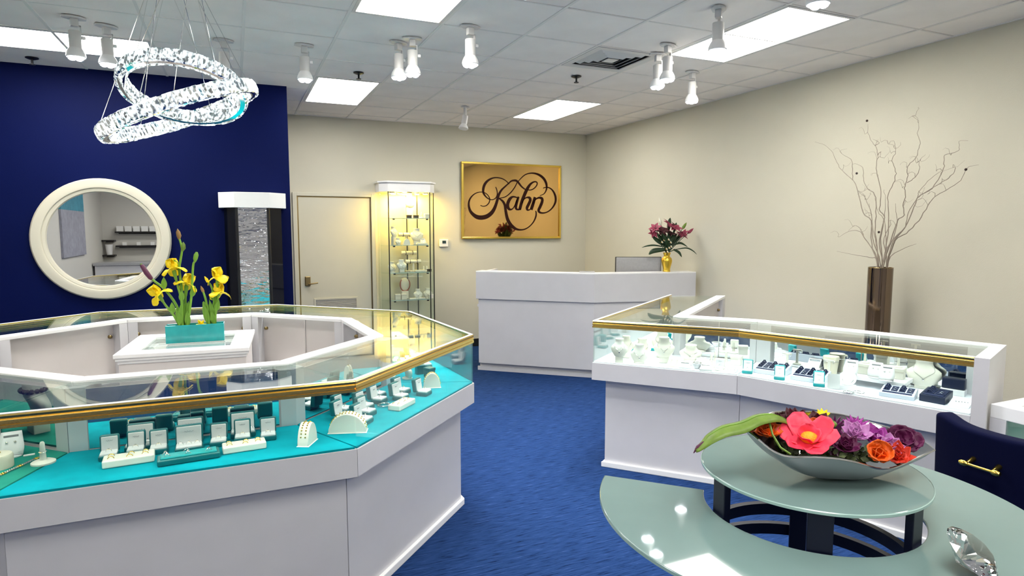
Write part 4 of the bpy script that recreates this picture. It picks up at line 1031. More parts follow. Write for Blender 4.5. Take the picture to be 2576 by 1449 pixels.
for l, x, h, y in (('bracelet bar stand at the back of the second tower shelf',2.03,0.13,7.99),('tall bracelet bar stand on the third tower shelf',2.06,0.24,7.98),('lower bracelet bar stand on the third tower shelf',2.10,0.13,7.92)):
    b = thing('bracelet_bar', l, 'bracelet stand', tow(x, 1 if 'second' in l else 2, y), 0, GT)
    obj('post', MB().box(-0.01,-0.01,0,0.01,0.01,h), 'linen', b); obj('foot', MB().box(-0.05,-0.03,0,0.05,0.03,0.012), 'linen', b, bevel=0.003)
    obj('roll', MB().lathe([(0.024,-0.10),(0.024,0.10)], 16, M=Matrix.Translation((0,0,h)) @ Matrix.Rotation(R(90),4,'Y')), 'linen', b, True)
    for q in (-0.04, 0.05): obj('strap', MB().torus((0,0,0), 0.026, 0.004, 16, 6, Matrix.Translation((q,0,h)) @ Matrix.Rotation(R(90),4,'Y')), 'watch_dark', b, True)
for l, x, y in (('ring cone on the third tower shelf, left one',2.22,7.85),('ring cone on the third tower shelf, right one',2.27,7.88)): place(fg, True, l, tow(x,2,y), 0, GT, 0.85)
of = thing('necklace_form', 'oval necklace form with a red cord on the fourth tower shelf', 'necklace form', tow(1.985,3,7.93), 0, GT)
obj('stand', MB().box(-0.045,-0.03,0,0.045,0.03,0.10), 'linen', of, bevel=0.003)
obj('oval', MB().ball((0,0,0.185), 0.085, 18, 12, (0.72,0.3,1.05)), 'linen', of, True)
obj('cord', MB().tube([(0.064*math.cos(a),-0.022-0.006*math.cos(2*a),0.185+0.086*math.sin(a)) for a in [2.3+4.75*k/24 for k in range(25)]], 0.006, 6), 'amber', of, True)
for l, x in (('linen box at the left of the fourth tower shelf',1.87),('linen box before the oval necklace form',1.95)):
    b = make_gift_box(0.085,0.06,0.085,'linen'); place(b, False, l, tow(x,3,7.84), 0, GT, 0.85)
place(gw, True, 'cream box at the right of the fourth tower shelf', tow(2.30,3,7.82), 0, GT, 0.9)

# ------------------------------------------------------------------ glass table
TX, TY, ZL, ZU, KS = 1.404, 1.177, 0.88, 0.985, 0.833
t = thing('glass_table', 'two tier round frosted glass table with navy steel base', 'table', (TX, TY, 0))
def arc(r, a0, a1, n): return [(r*math.cos(R(a0+(a1-a0)*k/n)), r*math.sin(R(a0+(a1-a0)*k/n))) for k in range(n+1)]
a0, a1 = 134.5, 372
o = arc(0.564, a0, a1, 72); i = arc(0.2725, a0, a1, 72)
m = MB(); n = len(o)
vs = [(x,y,ZL-0.010) for x,y in o]+[(x,y,ZL-0.010) for x,y in i]+[(x,y,ZL) for x,y in o]+[(x,y,ZL) for x,y in i]
fs = []
for k in range(n-1): fs += [(k+1,k,n+k,n+k+1), (2*n+k,2*n+k+1,3*n+k+1,3*n+k), (k,k+1,2*n+k+1,2*n+k), (n+k+1,n+k,3*n+k,3*n+k+1)]
fs += [(0,2*n,3*n,n), (n-1,2*n-1,4*n-1,3*n-1)]
low = obj('lower_top', m.add(vs, fs), 'frosted_glass', t, True, bevel=0.003, angle=30)
up = obj('upper_top', MB().lathe([(0.0,ZU-0.010),(0.2825,ZU-0.010),(0.2825,ZU),(0.0,ZU)], 96, cap=False), 'frosted_glass', t, True, bevel=0.003, angle=30)
m = MB(); ea = arc(0.5646, a0, a1, 72); n_ = len(ea)
m.add([(x,y,ZL-0.0085) for x,y in ea]+[(x,y,ZL-0.0012) for x,y in ea], [(k,k+1,n_+k+1,n_+k) for k in range(n_-1)])
obj('lower_edge', m, 'glass_edge', t, True)
obj('upper_edge', MB().lathe([(0.2815,ZU-0.0095),(0.2832,ZU-0.008),(0.2832,ZU-0.002),(0.2815,ZU-0.0005)], 96, cap=False), 'glass_edge', t, True)
for ang in (167, 226, 283, 45):
    M = Matrix.Rotation(R(ang), 4, 'Z')
    obj('post', MB().box(0.248,-0.028,0.0,0.267,0.028,ZU-0.011, M), 'navy_steel', t, bevel=0.002)
def band(r, z0, z1, th=0.02): return MB().lathe([(r-th,z0),(r,z0),(r,z1),(r-th,z1),(r-th,z0)], 64, cap=False)
obj('hoop', band(0.276, 0.732, 0.767), 'navy_steel', t, True, angle=30)
obj('hoop', band(0.312, 0.650, 0.685), 'navy_steel', t, True, angle=30)
obj('floor_ring', band(0.290, 0.0, 0.03, 0.05), 'navy_steel', t, True, angle=30)

# crystal diamond paperweight
t = thing('crystal_diamond', 'large clear cut crystal diamond lying on the glass table', 'paperweight', (1.742*KS, 0.948*KS, ZL+0.0005), 0); t.scale = (KS,)*3
Rd = 0.076
M = Vector((0.22,-0.62,0.76)).to_track_quat('Z','Y').to_matrix().to_4x4()
vs = [M @ Vector((0,0,-0.050))]; n = 16
for k in range(n): a = 2*PI*k/n; vs.append(M @ Vector((Rd*math.cos(a), Rd*math.sin(a), 0)))
for k in range(n): a = 2*PI*(k+0.5)/n; vs.append(M @ Vector((0.062*math.cos(a), 0.062*math.sin(a), 0.013)))
for k in range(8): a = 2*PI*k/8; vs.append(M @ Vector((0.042*math.cos(a), 0.042*math.sin(a), 0.026)))
zmin = min(v.z for v in vs)
vs = [v-Vector((0,0,zmin)) for v in vs]
fs = [(0,1+(k+1)%n,1+k) for k in range(n)]
for k in range(n): fs += [(1+k,1+(k+1)%n,1+n+k), (1+(k+1)%n,1+n+(k+1)%n,1+n+k)]
for k in range(8):
    b = 1+2*n
    fs += [(1+n+2*k,1+n+(2*k+1)%n,b+(k+1)%8), (1+n+2*k,b+(k+1)%8,b+k), (1+n+(2*k-1)%n,1+n+2*k,b+k)]
fs.append(tuple(1+2*n+k for k in range(8)))
obj('crystal', MB().add(vs, fs), 'crystal_clear', t)

# ------------------------------------------------------------------ leaf bowl with flowers
BX, BY = 1.685*KS, 1.34*KS
t = thing('leaf_bowl', 'polished silver leaf shaped bowl on the upper glass tier', 'bowl', (BX, BY, ZU+0.0005), R(-23.84)); t.scale = (KS,)*3
near = [(-0.276,0,0.152),(-0.257,-0.05,0.141),(-0.23,-0.09,0.118),(-0.203,-0.11,0.106),(-0.171,-0.13,0.106),(-0.117,-0.14,0.11),(-0.05,-0.145,0.106),(0.011,-0.14,0.092),(0.07,-0.13,0.072),(0.129,-0.11,0.066),(0.201,-0.07,0.070),(0.266,-0.035,0.076),(0.326,0,0.08)]
far = [(-0.276,0,0.152),(-0.219,0.05,0.159),(-0.142,0.1,0.17),(-0.058,0.125,0.165),(0.024,0.13,0.163),(0.104,0.13,0.153),(0.179,0.12,0.134),(0.247,0.1,0.117),(0.294,0.07,0.103),(0.317,0.035,0.092),(0.326,0,0.08)]
near = catmull(near, 3); far = catmull(far, 3)
rim = [Vector(q) for q in near]+[Vector(q) for q in far[::-1][1:-1]]
bc = Vector((0.03,-0.01,0.0)); N = len(rim)
rings = []
for s, zf in ((1.0,1.0),(0.93,0.80),(0.82,0.58),(0.68,0.37),(0.50,0.19),(0.32,0.075),(0.18,0.02),(0.0,0.0)):
    rings.append([Vector((bc.x+(q.x-bc.x)*s, bc.y+(q.y-bc.y)*s, q.z*zf+0.004)) for q in rim])
vs = [q for r in rings for q in r]
fs = [(a*N+k, (a+1)*N+k, (a+1)*N+(k+1)%N, a*N+(k+1)%N) for a in range(len(rings)-1) for k in range(N)]
def bowl_in(x, y):     # inner height at a local point
    best = 0
    for k in range(N):
        pass
    return 0.0
inner = obj('bowl_inside', MB().add(vs, fs), 'silver_polished', t, True, angle=80, subsurf=1)
vs2 = [Vector((bc.x+(q.x-bc.x)*1.006, bc.y+(q.y-bc.y)*1.012, q.z-0.0035)) for q in vs]
obj('bowl_outside', MB().add(vs2, [f[::-1] for f in fs]), 'silver_satin', t, True, angle=80, subsurf=1)
rm = [q+Vector((0,0,0.004)) for q in rim]
obj('rim', MB().tube([Vector((bc.x+(q.x-bc.x)*1.003, bc.y+(q.y-bc.y)*1.006, q.z-0.002)) for q in rm], 0.0032, 6, closed=True), 'silver', t, True)

def petal(L, W, curl=0.5, cup=0.25, nu=7, nv=5, tip=0.7, wav=0.0, M=None, seed=0, blunt=False):
    # a petal growing along +Y from the origin, bending upward, in +Z
    rr = random.Random(seed)
    ph = rr.uniform(0,6)
    def P(u, v):
        s = 2*v-1
        w = W*math.sin(PI*min(1,max(0.0,u))**tip)*0.5+W*0.06*(1-u)
        if blunt: w = W*0.5*math.sqrt(max(0.0, 1-abs(2*min(1.0,u)**0.75-1)**3.2))+W*0.04
        a = curl*u
        y = L*(math.sin(a)/curl if abs(curl) > 1e-3 else u); z = L*((1-math.cos(a))/curl if abs(curl) > 1e-3 else 0)
        q = Vector((s*w, y, z+cup*w*s*s+wav*math.sin(9*u+4*s+ph)*w))
        return M @ q if M is not None else q
    m = MB(); m.grid(P, nu, nv); return m
def blossom(name, parent, c, mt, layers, centre=None, seed=0, tilt=(0,0), solid=0.0012, blunt=False):
    # layers: (count, length, width, elevation deg, curl, cup, wav)
    rr = random.Random(seed); T = Matrix.Translation(c) @ Euler((R(tilt[0]), R(tilt[1]), 0)).to_matrix().to_4x4() @ Matrix.Rotation(rr.uniform(0,6), 4, 'Z')
    for li, (n, L_, W_, el, curl, cup, wav) in enumerate(layers):
        for k in range(n):
            M = T @ Matrix.Rotation(2*PI*(k+0.5*li)/n+rr.uniform(-.15,.15), 4, 'Z') @ Matrix.Rotation(R(el)+rr.uniform(-.1,.1), 4, 'X')
            obj('petal', petal(L_*rr.uniform(0.9,1.1), W_*rr.uniform(0.9,1.1), curl, cup, wav=wav, M=M, seed=rr.random(), nu=9, nv=6, blunt=blunt), mt, parent, True, solid=solid)
    if centre: obj('stamens', MB().ball(c, centre[0], 12, 8, (1,1,0.7), Matrix.Translation(T @ Vector((0,0,centre[0]*0.5))) @ Matrix.Translation(-Vector(c))), centre[1], parent, True)
def flower(label, loc, mt, layers, centre=None, seed=0, tilt=(0,0), rz=R(-23.84), group='flower heads in the silver bowl', name='flower_head', blunt=False):
    f = thing(name, label, 'flower', loc, 0, group)
    if 'bowl' in group: f.scale = (KS*1.2,)*3; f.rotation_euler = (0, 0, R(-48))
    blossom(name, f, (0,0,0), mt, layers, centre, seed, tilt, blunt=blunt); return f
def bl(u, w, z): # bowl local -> world
    c, s = math.cos(R(-23.84)), math.sin(R(-23.84)); return (BX+(u*c-w*s)*KS, BY+(u*s+w*c)*KS, ZU+(z+0.014)*KS)
LAYC = [(8,0.046,0.034,12,0.8,0.3,0.18),(7,0.037,0.028,38,0.8,0.3,0.18),(5,0.026,0.022,62,0.6,0.3,0.1)]
flower('large hot pink open flower with orange centre in the silver bowl', bl(-0.085,-0.035,0.112), 'petal_pink', [(6,0.078,0.054,8,0.45,0.25,0.14),(3,0.048,0.040,40,0.5,0.3,0.14)], (0.022,'stamen'), 3, (34,-4), blunt=True)
flower('rust orange marigold at the left of the silver bowl', bl(-0.195,0.01,0.118), 'petal_orange', LAYC, None, 5, (25,0))
flower('orange pansy behind the hot pink flower', bl(-0.045,0.015,0.115), 'petal_orange', [(5,0.045,0.045,30,0.6,0.3,0.2),(4,0.03,0.03,60,0.5,0.3,0.1)], None, 6, (35,10), blunt=True)
flower('bright orange flower at the front of the silver bowl', bl(0.10,-0.085,0.083), 'petal_orange', [(5,0.042,0.044,20,0.8,0.4,0.2),(4,0.028,0.03,55,0.6,0.3,0.1)], None, 7, (45,0), blunt=True)
flower('red orange flower beside the bright orange one', bl(0.165,-0.068,0.070), 'petal_red', LAYC, None, 8, (30,0))
flower('deep maroon carnation at the back left of the silver bowl', bl(-0.08,0.075,0.135), 'petal_maroon', [(9,0.045,0.03,5,0.9,0.3,0.2),(8,0.038,0.026,30,0.8,0.3,0.2),(6,0.028,0.02,60,0.6,0.3,0.2)], None, 9, (20,0))
flower('maroon carnation in the middle behind the yellow blossom', bl(-0.015,0.055,0.125), 'petal_maroon', LAYC, None, 10, (25,0))
flower('small yellow daisy at the back of the silver bowl', bl(0.015,0.085,0.152), 'petal_yellow', [(10,0.022,0.010,20,0.5,0.2,0.0)], (0.009,'petal_yellow'), 11, (30,0))
flower('green yellow seed head below the yellow daisy', bl(0.028,0.055,0.128), 'leaf_broad', [(7,0.02,0.018,50,0.9,0.5,0.1)], (0.014,'leaf_broad'), 12, (20,0))
flower('crimson aster at the back right of the silver bowl', bl(0.105,0.055,0.125), 'petal_violet', [(12,0.038,0.011,12,0.4,0.2,0.1),(9,0.03,0.010,42,0.4,0.2,0.1)], None, 13, (25,10))
flower('violet blossom in the middle right of the silver bowl', bl(0.085,0.015,0.108), 'petal_lilac', LAYC, None, 14, (25,0))
flower('violet blossom beside the dark purple flower', bl(0.145,0.005,0.098), 'petal_violet', LAYC, None, 15, (25,0))
flower('dark purple flower at the right of the silver bowl', bl(0.215,-0.01,0.092), 'petal_plum', [(7,0.052,0.045,10,0.6,0.3,0.25),(5,0.04,0.036,40,0.6,0.3,0.2)], None, 16, (35,5), blunt=True)
flower('small lilac blossom behind the bright orange flower', bl(0.16,-0.035,0.082), 'petal_lilac', LAYC, None, 17, (30,0))
flower('small purple and white bloom by the marigold', bl(-0.145,0.0,0.108), 'petal_lilac', [(5,0.022,0.018,15,0.6,0.3,0.1)], (0.005,'stamen'), 18, (30,0))
flower('dusky plum blossom low in the middle of the bowl', bl(0.03,-0.03,0.085), 'petal_plum', LAYC, None, 19, (30,0))
rr = random.Random(4); m = MB()
for k in range(170):
    u = rr.uniform(-0.13,0.19); w = rr.uniform(-0.075,0.07)*(1-abs(u)*2.6); z = rr.uniform(0.06,0.09)
    M = Matrix.Translation((u,w,z)) @ Euler((rr.uniform(-1,1),rr.uniform(-1,1),rr.uniform(0,6))).to_matrix().to_4x4()
    q = petal(0.028, 0.018, 0.6, 0.3, 4, 3, M=M, seed=k); m.add(q.v, q.f)
fo = obj('petal_litter', m, 'foliage_mix', None, True); fo.scale = (KS,)*3; fo.location = (BX,BY,ZU); fo.rotation_euler = (0,0,R(-23.84))
tag(fo, 'loose leaves and dried petals filling the silver bowl', 'petals', kind='stuff')
lf = thing('broad_leaf', 'long green leaf draped over the left rim of the silver bowl', 'leaf', (BX,BY,ZU), R(-23.84)); lf.scale = (KS,)*3
sp_ = [Vector(q) for q in catmull([(-0.10,0.035,0.150),(-0.145,0.02,0.180),(-0.19,0.0,0.197),(-0.24,-0.015,0.196),(-0.29,-0.03,0.180),(-0.352,-0.04,0.169),(-0.397,-0.05,0.147),(-0.415,-0.052,0.128),(-0.44,-0.055,0.105)], 3)]
m = MB(); n = len(sp_)
def LP(u, v):
    k = min(n-1, int(round(u*(n-1)))); q = sp_[k]; s = 2*v-1
    w = 0.040*math.sin(PI*min(0.999,(u*0.92+0.02)))**0.7
    return q+Vector((0.10*s*w, s*w, -0.35*w*s*s+0.12*w*s))
obj('blade', m.grid(LP, n, 7), 'leaf_broad', lf, True, solid=0.0015)
obj('midrib', MB().tube([q+Vector((0,0,0.0012)) for q in sp_], 0.0012, 5), 'leaf_green', lf, True)
obj('tip', MB().tube([sp_[-4]+Vector((0,0,0)), sp_[-2], sp_[-1]+Vector((-0.006,0,-0.012))], [0.003,0.006,0.001], 6), 'bud_purple', lf, True)
obj('stalk', MB().tube([(-0.20,-0.005,0.185),(-0.205,-0.05,0.15),(-0.195,-0.085,0.122),(-0.17,-0.10,0.106)], 0.0035, 6), 'leaf_broad', lf, True)

# ------------------------------------------------------------------ navy chair with brass handle
t = thing('upholstered_chair', 'navy velvet chair with a brass handle on its back, turned away', 'chair', (2.49, 1.272, 0))
W2 = 0.205
def CB(u, v):     # back shell: u across (Y), v up
    s = 2*u-1; ear = 0.012*math.exp(-((abs(s)-0.90)/0.25)**2)
    z = 0.40+(0.524+ear-0.016*(1-s*s))*v
    x = -0.045-0.012*v+0.030*abs(s)**3
    return Vector((x, -s*W2*(1.0-0.05*(1-v)), z))
bk = obj('backrest', MB().grid(CB, 25, 13), 'navy_velvet', t, True, solid=0.07, bevel=0.018, segs=4)
obj('seat', MB().box(-0.03,-0.22,0.38,0.42,0.22,0.50), 'navy_velvet', t, bevel=0.04, segs=4)
hd = obj('handle', MB().tube([(-0.128,-0.041,0.794),(-0.128,0.063,0.794)], 0.0055, 10), 'gold', t, True)
for y in (-0.041, 0.063):
    obj('finial', MB().lathe([(0.007,-0.014),(0.011,-0.006),(0.011,0.006),(0.007,0.014)], 12, M=Matrix.Translation((-0.128,y,0.794)) @ Matrix.Rotation(R(90),4,'X')), 'gold', hd, True)
    obj('handle_mount', MB().tube([(-0.128,0.011+(y-0.011)*0.8,0.794),(-0.088,0.011+(y-0.011)*0.8,0.806)], [0.006,0.010], 10), 'gold', hd, True)
for x, y in ((-0.01,-0.18),(-0.01,0.18),(0.38,-0.18),(0.38,0.18)): obj('leg', MB().lathe([(0.014,0),(0.022,0.39)], 10, (x,y,0)), 'dark_wood', t, True)

# ------------------------------------------------------------------ tall bronze vase with curly branches
t = thing('floor_vase', 'tall bronze metallic cylinder vase standing by the right wall', 'vase', (4.5, 3.222, 0))
obj('body', MB().lathe([(0.0,0.0),(0.082,0.0),(0.082,0.02),(0.086,1.328),(0.085,1.336),(0.080,1.338),(0.078,1.33),(0.076,0.9),(0.0,0.9)], 40, cap=False), 'bronze', t, True)
obj('lip', MB().torus((0,0,1.336), 0.0835, 0.0028, 40, 6), 'brass_dull', t, True)
BR=[
[(4.505,3.255,1.348),(4.505,3.313,1.514),(4.505,3.328,1.692),(4.505,3.395,1.755),(4.505,3.454,1.928),(4.505,3.500,2.012),(4.505,3.608,2.103),(4.505,3.666,2.191),(4.505,3.714,2.270),(4.505,3.783,2.325),(4.505,3.876,2.360)],
[(4.521,3.248,1.348),(4.521,3.317,1.559),(4.521,3.337,1.737),(4.521,3.393,1.863),(4.521,3.461,1.929)],
[(4.479,3.227,1.350),(4.479,3.270,1.603),(4.479,3.270,1.761),(4.479,3.287,1.892),(4.479,3.337,1.930),(4.479,3.379,1.985),(4.479,3.393,2.057),(4.479,3.400,2.102),(4.479,3.457,2.138),(4.479,3.492,2.137)],
[(4.501,3.497,2.012),(4.501,3.506,2.085),(4.501,3.510,2.157),(4.501,3.548,2.197),(4.501,3.601,2.226),(4.501,3.624,2.260),(4.501,3.562,2.267)],
[(4.539,3.247,1.347),(4.539,3.264,1.559),(4.539,3.245,1.717),(4.539,3.287,1.780),(4.539,3.280,1.911),(4.539,3.315,2.018),(4.539,3.330,2.116),(4.539,3.325,2.194),(4.539,3.353,2.267),(4.539,3.395,2.324),(4.539,3.417,2.380),(4.539,3.421,2.442)],
[(4.540,3.325,2.194),(4.540,3.303,2.217),(4.540,3.310,2.175)],
[(4.463,3.296,2.256),(4.463,3.265,2.278),(4.463,3.318,2.310)],
[(4.471,3.175,1.353),(4.471,3.156,1.647),(4.471,3.168,1.775),(4.471,3.175,1.887),(4.471,3.131,1.986),(4.471,3.127,2.052),(4.471,3.160,2.131),(4.471,3.135,2.195),(4.471,3.147,2.238),(4.471,3.197,2.259)],
[(4.455,3.155,1.354),(4.455,3.091,1.647),(4.455,3.077,1.697),(4.455,3.031,1.730),(4.455,3.044,1.797),(4.455,3.032,1.879),(4.455,3.039,1.937),(4.455,3.026,1.994),(4.455,3.027,2.076),(4.455,2.983,2.121),(4.455,2.954,2.183),(4.455,2.950,2.246),(4.455,2.970,2.305),(4.455,2.962,2.376),(4.455,3.011,2.432)],
[(4.494,3.050,1.964),(4.494,2.993,2.001),(4.494,2.968,2.056),(4.494,2.971,2.114),(4.494,2.929,2.154)],
[(4.453,3.144,1.355),(4.453,3.127,1.519),(4.453,3.020,1.646),(4.453,3.001,1.746),(4.453,2.948,1.842),(4.453,2.927,1.898),(4.453,2.852,1.981),(4.453,2.785,2.031)],
[(4.496,3.156,1.353),(4.496,3.131,1.536),(4.496,3.049,1.638),(4.496,2.990,1.787),(4.496,2.961,1.860),(4.496,2.874,1.912),(4.496,2.803,2.027),(4.496,2.799,2.089),(4.496,2.798,2.136),(4.496,2.742,2.145),(4.496,2.706,2.164),(4.496,2.706,2.218),(4.496,2.651,2.215)],
[(4.515,3.166,1.361),(4.515,3.127,1.544),(4.515,3.051,1.596),(4.515,2.963,1.688),(4.515,2.903,1.793),(4.515,2.859,1.856),(4.515,2.776,1.899),(4.515,2.697,1.957),(4.515,2.668,2.024),(4.515,2.644,2.044),(4.515,2.587,2.051)],
[(4.478,2.949,1.859),(4.478,2.810,1.940),(4.478,2.736,1.989),(4.478,2.710,2.041),(4.478,2.732,2.043),(4.478,2.792,2.025)],
[(4.518,3.274,1.355),(4.518,3.383,1.558),(4.518,3.436,1.612),(4.518,3.517,1.611),(4.518,3.609,1.564)],
[(4.509,3.377,1.558),(4.509,3.410,1.621),(4.509,3.462,1.657),(4.509,3.521,1.611)],
[(4.452,3.218,1.360),(4.452,3.277,1.410),(4.452,3.385,1.423),(4.452,3.572,1.449)],
[(4.506,3.155,1.370),(4.506,3.072,1.477),(4.506,2.963,1.522)],
[(4.476,3.220,1.350),(4.476,3.241,1.472),(4.476,3.289,1.647),(4.476,3.328,1.824)],
[(4.492,3.204,1.351),(4.492,3.237,1.516),(4.492,3.217,1.665),(4.492,3.208,1.820),(4.492,3.224,1.924)],
[(4.478,3.190,1.352),(4.478,3.172,1.518),(4.478,3.200,1.690),(4.478,3.255,1.761),(4.478,3.285,1.866)],
[(4.519,3.182,1.351),(4.519,3.222,1.560),(4.519,3.181,1.647),(4.519,3.175,1.699)],
[(4.494,3.191,1.351),(4.494,3.116,1.613),(4.494,3.119,1.732),(4.494,3.129,1.817)],
]
t = thing('branch_bouquet', 'bare curly willow branches in the tall bronze vase', 'branches', (4.5, 3.222, 0.9))
o3 = Vector((4.5,3.222,0.9)); rr = random.Random(11)
for b in BR:
    pts = [Vector(q)-o3 for q in b]
    if b[0][2] < 1.38:
        q0 = pts[0]; pts[0] = Vector((max(-0.045,min(0.045,q0.x)), max(-0.05,min(0.05,q0.y*0.8)), q0.z)); pts = [Vector((pts[0].x*0.5, pts[0].y*0.5, 0.015))]+pts
    C_ = [Vector(q) for q in catmull([tuple(q) for q in pts], 4)]
    for i in range(1, len(C_)-1): C_[i] += Vector((rr.uniform(-1,1),rr.uniform(-1,1),0))*0.004
    n = len(C_); r0 = 0.0046 if b[0][2] < 1.38 else 0.0030
    obj('branch', MB().tube(C_, [r0*(1-0.78*i/(n-1)) for i in range(n)], 5), 'twig', t, True)
# thin curled twiglets along the branches
for k in range(44):
    b = rr.choice(BR[:16]); q = Vector(rr.choice(b[1:]))-o3; d = rr.choice((-1,1)); L_ = rr.uniform(0.04,0.11); ph = rr.uniform(0,6)
    pts = [q+Vector((rr.uniform(-.01,.01)+0.01*math.sin(ph+3*u), d*L_*u*0.8+0.012*math.sin(ph+6*u), L_*u*0.5+0.016*math.cos(ph+7*u)-0.016*math.cos(ph))) for u in [i/6 for i in range(7)]]
    obj('twiglet', MB().tube(pts, [0.0017*(1-0.7*i/6) for i in range(7)], 4), 'twig', t)
for q in ((4.5,3.401,2.461),(4.5,3.466,2.065),(4.5,2.656,2.026),(4.5,3.253,1.605)): obj('bead', MB().ball(tuple(Vector(q)-o3), 0.009, 10, 8), 'twig_bead', t, True)

# ------------------------------------------------------------------ turquoise planter with irises
PX, PY, PZ = -0.245, 4.335, 0.9305
t = thing('planter_box', 'turquoise glazed rectangular planter on the white pedestal', 'planter', (PX, PY, PZ), R(-2))
m = MB(); w, d_, h = 0.163, 0.045, 0.110
m.box(-w,-d_,0,w,-d_+0.007,h).box(-w,d_-0.007,0,w,d_,h).box(-w,-d_+0.007,0,-w+0.007,d_-0.007,h).box(w-0.007,-d_+0.007,0,w,d_-0.007,h).box(-w+0.007,-d_+0.007,0,w-0.007,d_-0.007,0.008)
obj('body', m, 'turquoise_ceramic', t, bevel=0.003)
obj('soil', MB().box(-w+0.0075,-d_+0.0075,0.0085,w-0.0075,d_-0.0075,0.096), 'soil', t)
IR = [('yellow iris leaning left over the turquoise planter',[(-0.335,1.042),(-0.366,1.109),(-0.406,1.171),(-0.436,1.232)],'flower',-40),
 ('dark closed iris bud leaning far left in front of the round mirror',[(-0.326,1.041),(-0.345,1.157),(-0.406,1.263),(-0.451,1.307),(-0.486,1.346),(-0.524,1.421)],'dark',0),
 ('tall yellow iris left of the middle in the turquoise planter',[(-0.316,1.041),(-0.315,1.183),(-0.334,1.292),(-0.350,1.385)],'flower',-10),
 ('tallest iris stem with two closed buds',[(-0.314,1.046),(-0.312,1.237),(-0.320,1.373),(-0.310,1.443),(-0.300,1.507),(-0.313,1.575)],'buds',0),
 ('yellow iris low in the middle of the left cluster',[(-0.299,1.045),(-0.296,1.182),(-0.284,1.29)],'flower',25),
 ('iris stem with a green pod at the right of the left cluster',[(-0.287,1.044),(-0.261,1.208),(-0.243,1.398),(-0.232,1.425)],'pod',0),
 ('iris stem with a small brown tipped bud in the right cluster',[(-0.169,1.048),(-0.179,1.176),(-0.193,1.238)],'bud',0),
 ('iris stem with a yellow bud in the right cluster',[(-0.164,1.048),(-0.134,1.174),(-0.145,1.263),(-0.165,1.297)],'ybud',0),
 ('lower yellow iris in the right cluster',[(-0.137,1.041),(-0.116,1.185),(-0.103,1.225)],'flower',10),
 ('upper yellow iris in the right cluster',[(-0.134,1.046),(-0.122,1.201),(-0.106,1.325)],'flower',-5)]
rr = random.Random(21)
for k, (l, st, kind, lean) in enumerate(IR):
    yo = PY+rr.uniform(-0.018,0.018)
    f = thing('iris', l, 'flower', (st[0][0], yo, 1.026), 0, 'irises in the turquoise planter')
    pts = [Vector((x-st[0][0], 0, z-1.0255)) for x, z in st]; pts = [Vector((0,0,0.001))]+pts
    C_ = [Vector(q) for q in catmull([tuple(q) for q in pts], 4)]; n = len(C_)
    obj('stem', MB().tube(C_, [0.0088*(1-0.35*i/(n-1)) for i in range(n)], 8), 'leaf_green', f, True)
    e = C_[-1]
    def bladeleaf(at, ang, L_, W_): 
        M = Matrix.Translation(at) @ Matrix.Rotation(R(ang),4,'Y') @ Matrix.Rotation(R(90),4,'X')
        obj('leaf', petal(L_, W_, 0.25, 0.5, 8, 4, tip=0.8, M=M, seed=k), 'leaf_green', f, True, solid=0.0015)
    bladeleaf(C_[0], rr.uniform(-16,16), rr.uniform(0.09,0.17), 0.032); bladeleaf(C_[n//2], rr.uniform(-22,22), 0.075, 0.030)
    if kind == 'flower':
        c = e
        T = Matrix.Translation(c) @ Euler((R(-12), R(lean), rr.uniform(0,2))).to_matrix().to_4x4()
        for q in range(3):
            M = T @ Matrix.Rotation(2*PI*q/3,4,'Z') @ Matrix.Rotation(R(25),4,'X')
            obj('petal', petal(0.092,0.062,-1.9,-0.1,9,6,wav=0.12,M=M,seed=q+k,blunt=True), 'petal_yellow', f, True, solid=0.0012)
            M = T @ Matrix.Rotation(2*PI*(q+0.5)/3,4,'Z') @ Matrix.Rotation(R(62),4,'X')
            obj('petal', petal(0.072,0.064,1.5,0.4,9,6,wav=0.14,M=M,seed=q+k+7,blunt=True), 'petal_yellow', f, True, solid=0.0012)
        obj('heart', MB().ball(tuple(T @ Vector((0,0,0.010))), 0.016, 10, 8, (1,1,1.5)), 'petal_yellow', f, True)
        obj('calyx', MB().tube([C_[-4], C_[-2], e], [0.008,0.012,0.008], 8), 'leaf_green', f, True)
    elif kind == 'dark':
        obj('bud', MB().tube([C_[-7], C_[-6], C_[-4], C_[-2], C_[-1]], [0.009,0.013,0.015,0.012,0.002], 10), 'bud_purple', f, True)
    elif kind == 'buds':
        obj('bud', MB().tube([C_[-1]+Vector((0,0,-0.01)), e+Vector((0,0,0.012)), e+Vector((-0.004,0,0.035)), e+Vector((-0.006,0,0.056))], [0.006,0.014,0.012,0.001], 10), 'bud_brown', f, True)
        q = C_[-6]; obj('bud', MB().tube([q, q+Vector((0.008,0,0.02)), q+Vector((0.009,0,0.042)), q+Vector((0.010,0,0.058))], [0.006,0.014,0.012,0.002], 10), 'leaf_broad', f, True)
    elif kind == 'pod':
        obj('bud', MB().tube([e, e+Vector((0.004,0,0.02)), e+Vector((0.010,0,0.045)), e+Vector((0.013,0,0.062))], [0.006,0.013,0.014,0.006], 10), 'leaf_green', f, True)
    elif kind == 'bud':
        obj('bud', MB().tube([e, e+Vector((-0.006,0,0.018)), e+Vector((-0.012,0,0.038))], [0.008,0.009,0.001], 8), 'bud_brown', f, True)
    elif kind == 'ybud':
        obj('bud', MB().tube([e, e+Vector((-0.008,0,0.018)), e+Vector((-0.018,0,0.036))], [0.008,0.009,0.002], 8), 'petal_yellow', f, True)
f = flower('fallen yellow iris blossom lying on the planter rim', (-0.213,4.330,1.034), 'petal_yellow', [(5,0.045,0.03,5,-0.5,0.2,0.15),(4,0.035,0.025,35,0.6,0.3,0.15)], None, 31, (0,0), 0, 'irises in the turquoise planter', 'iris')

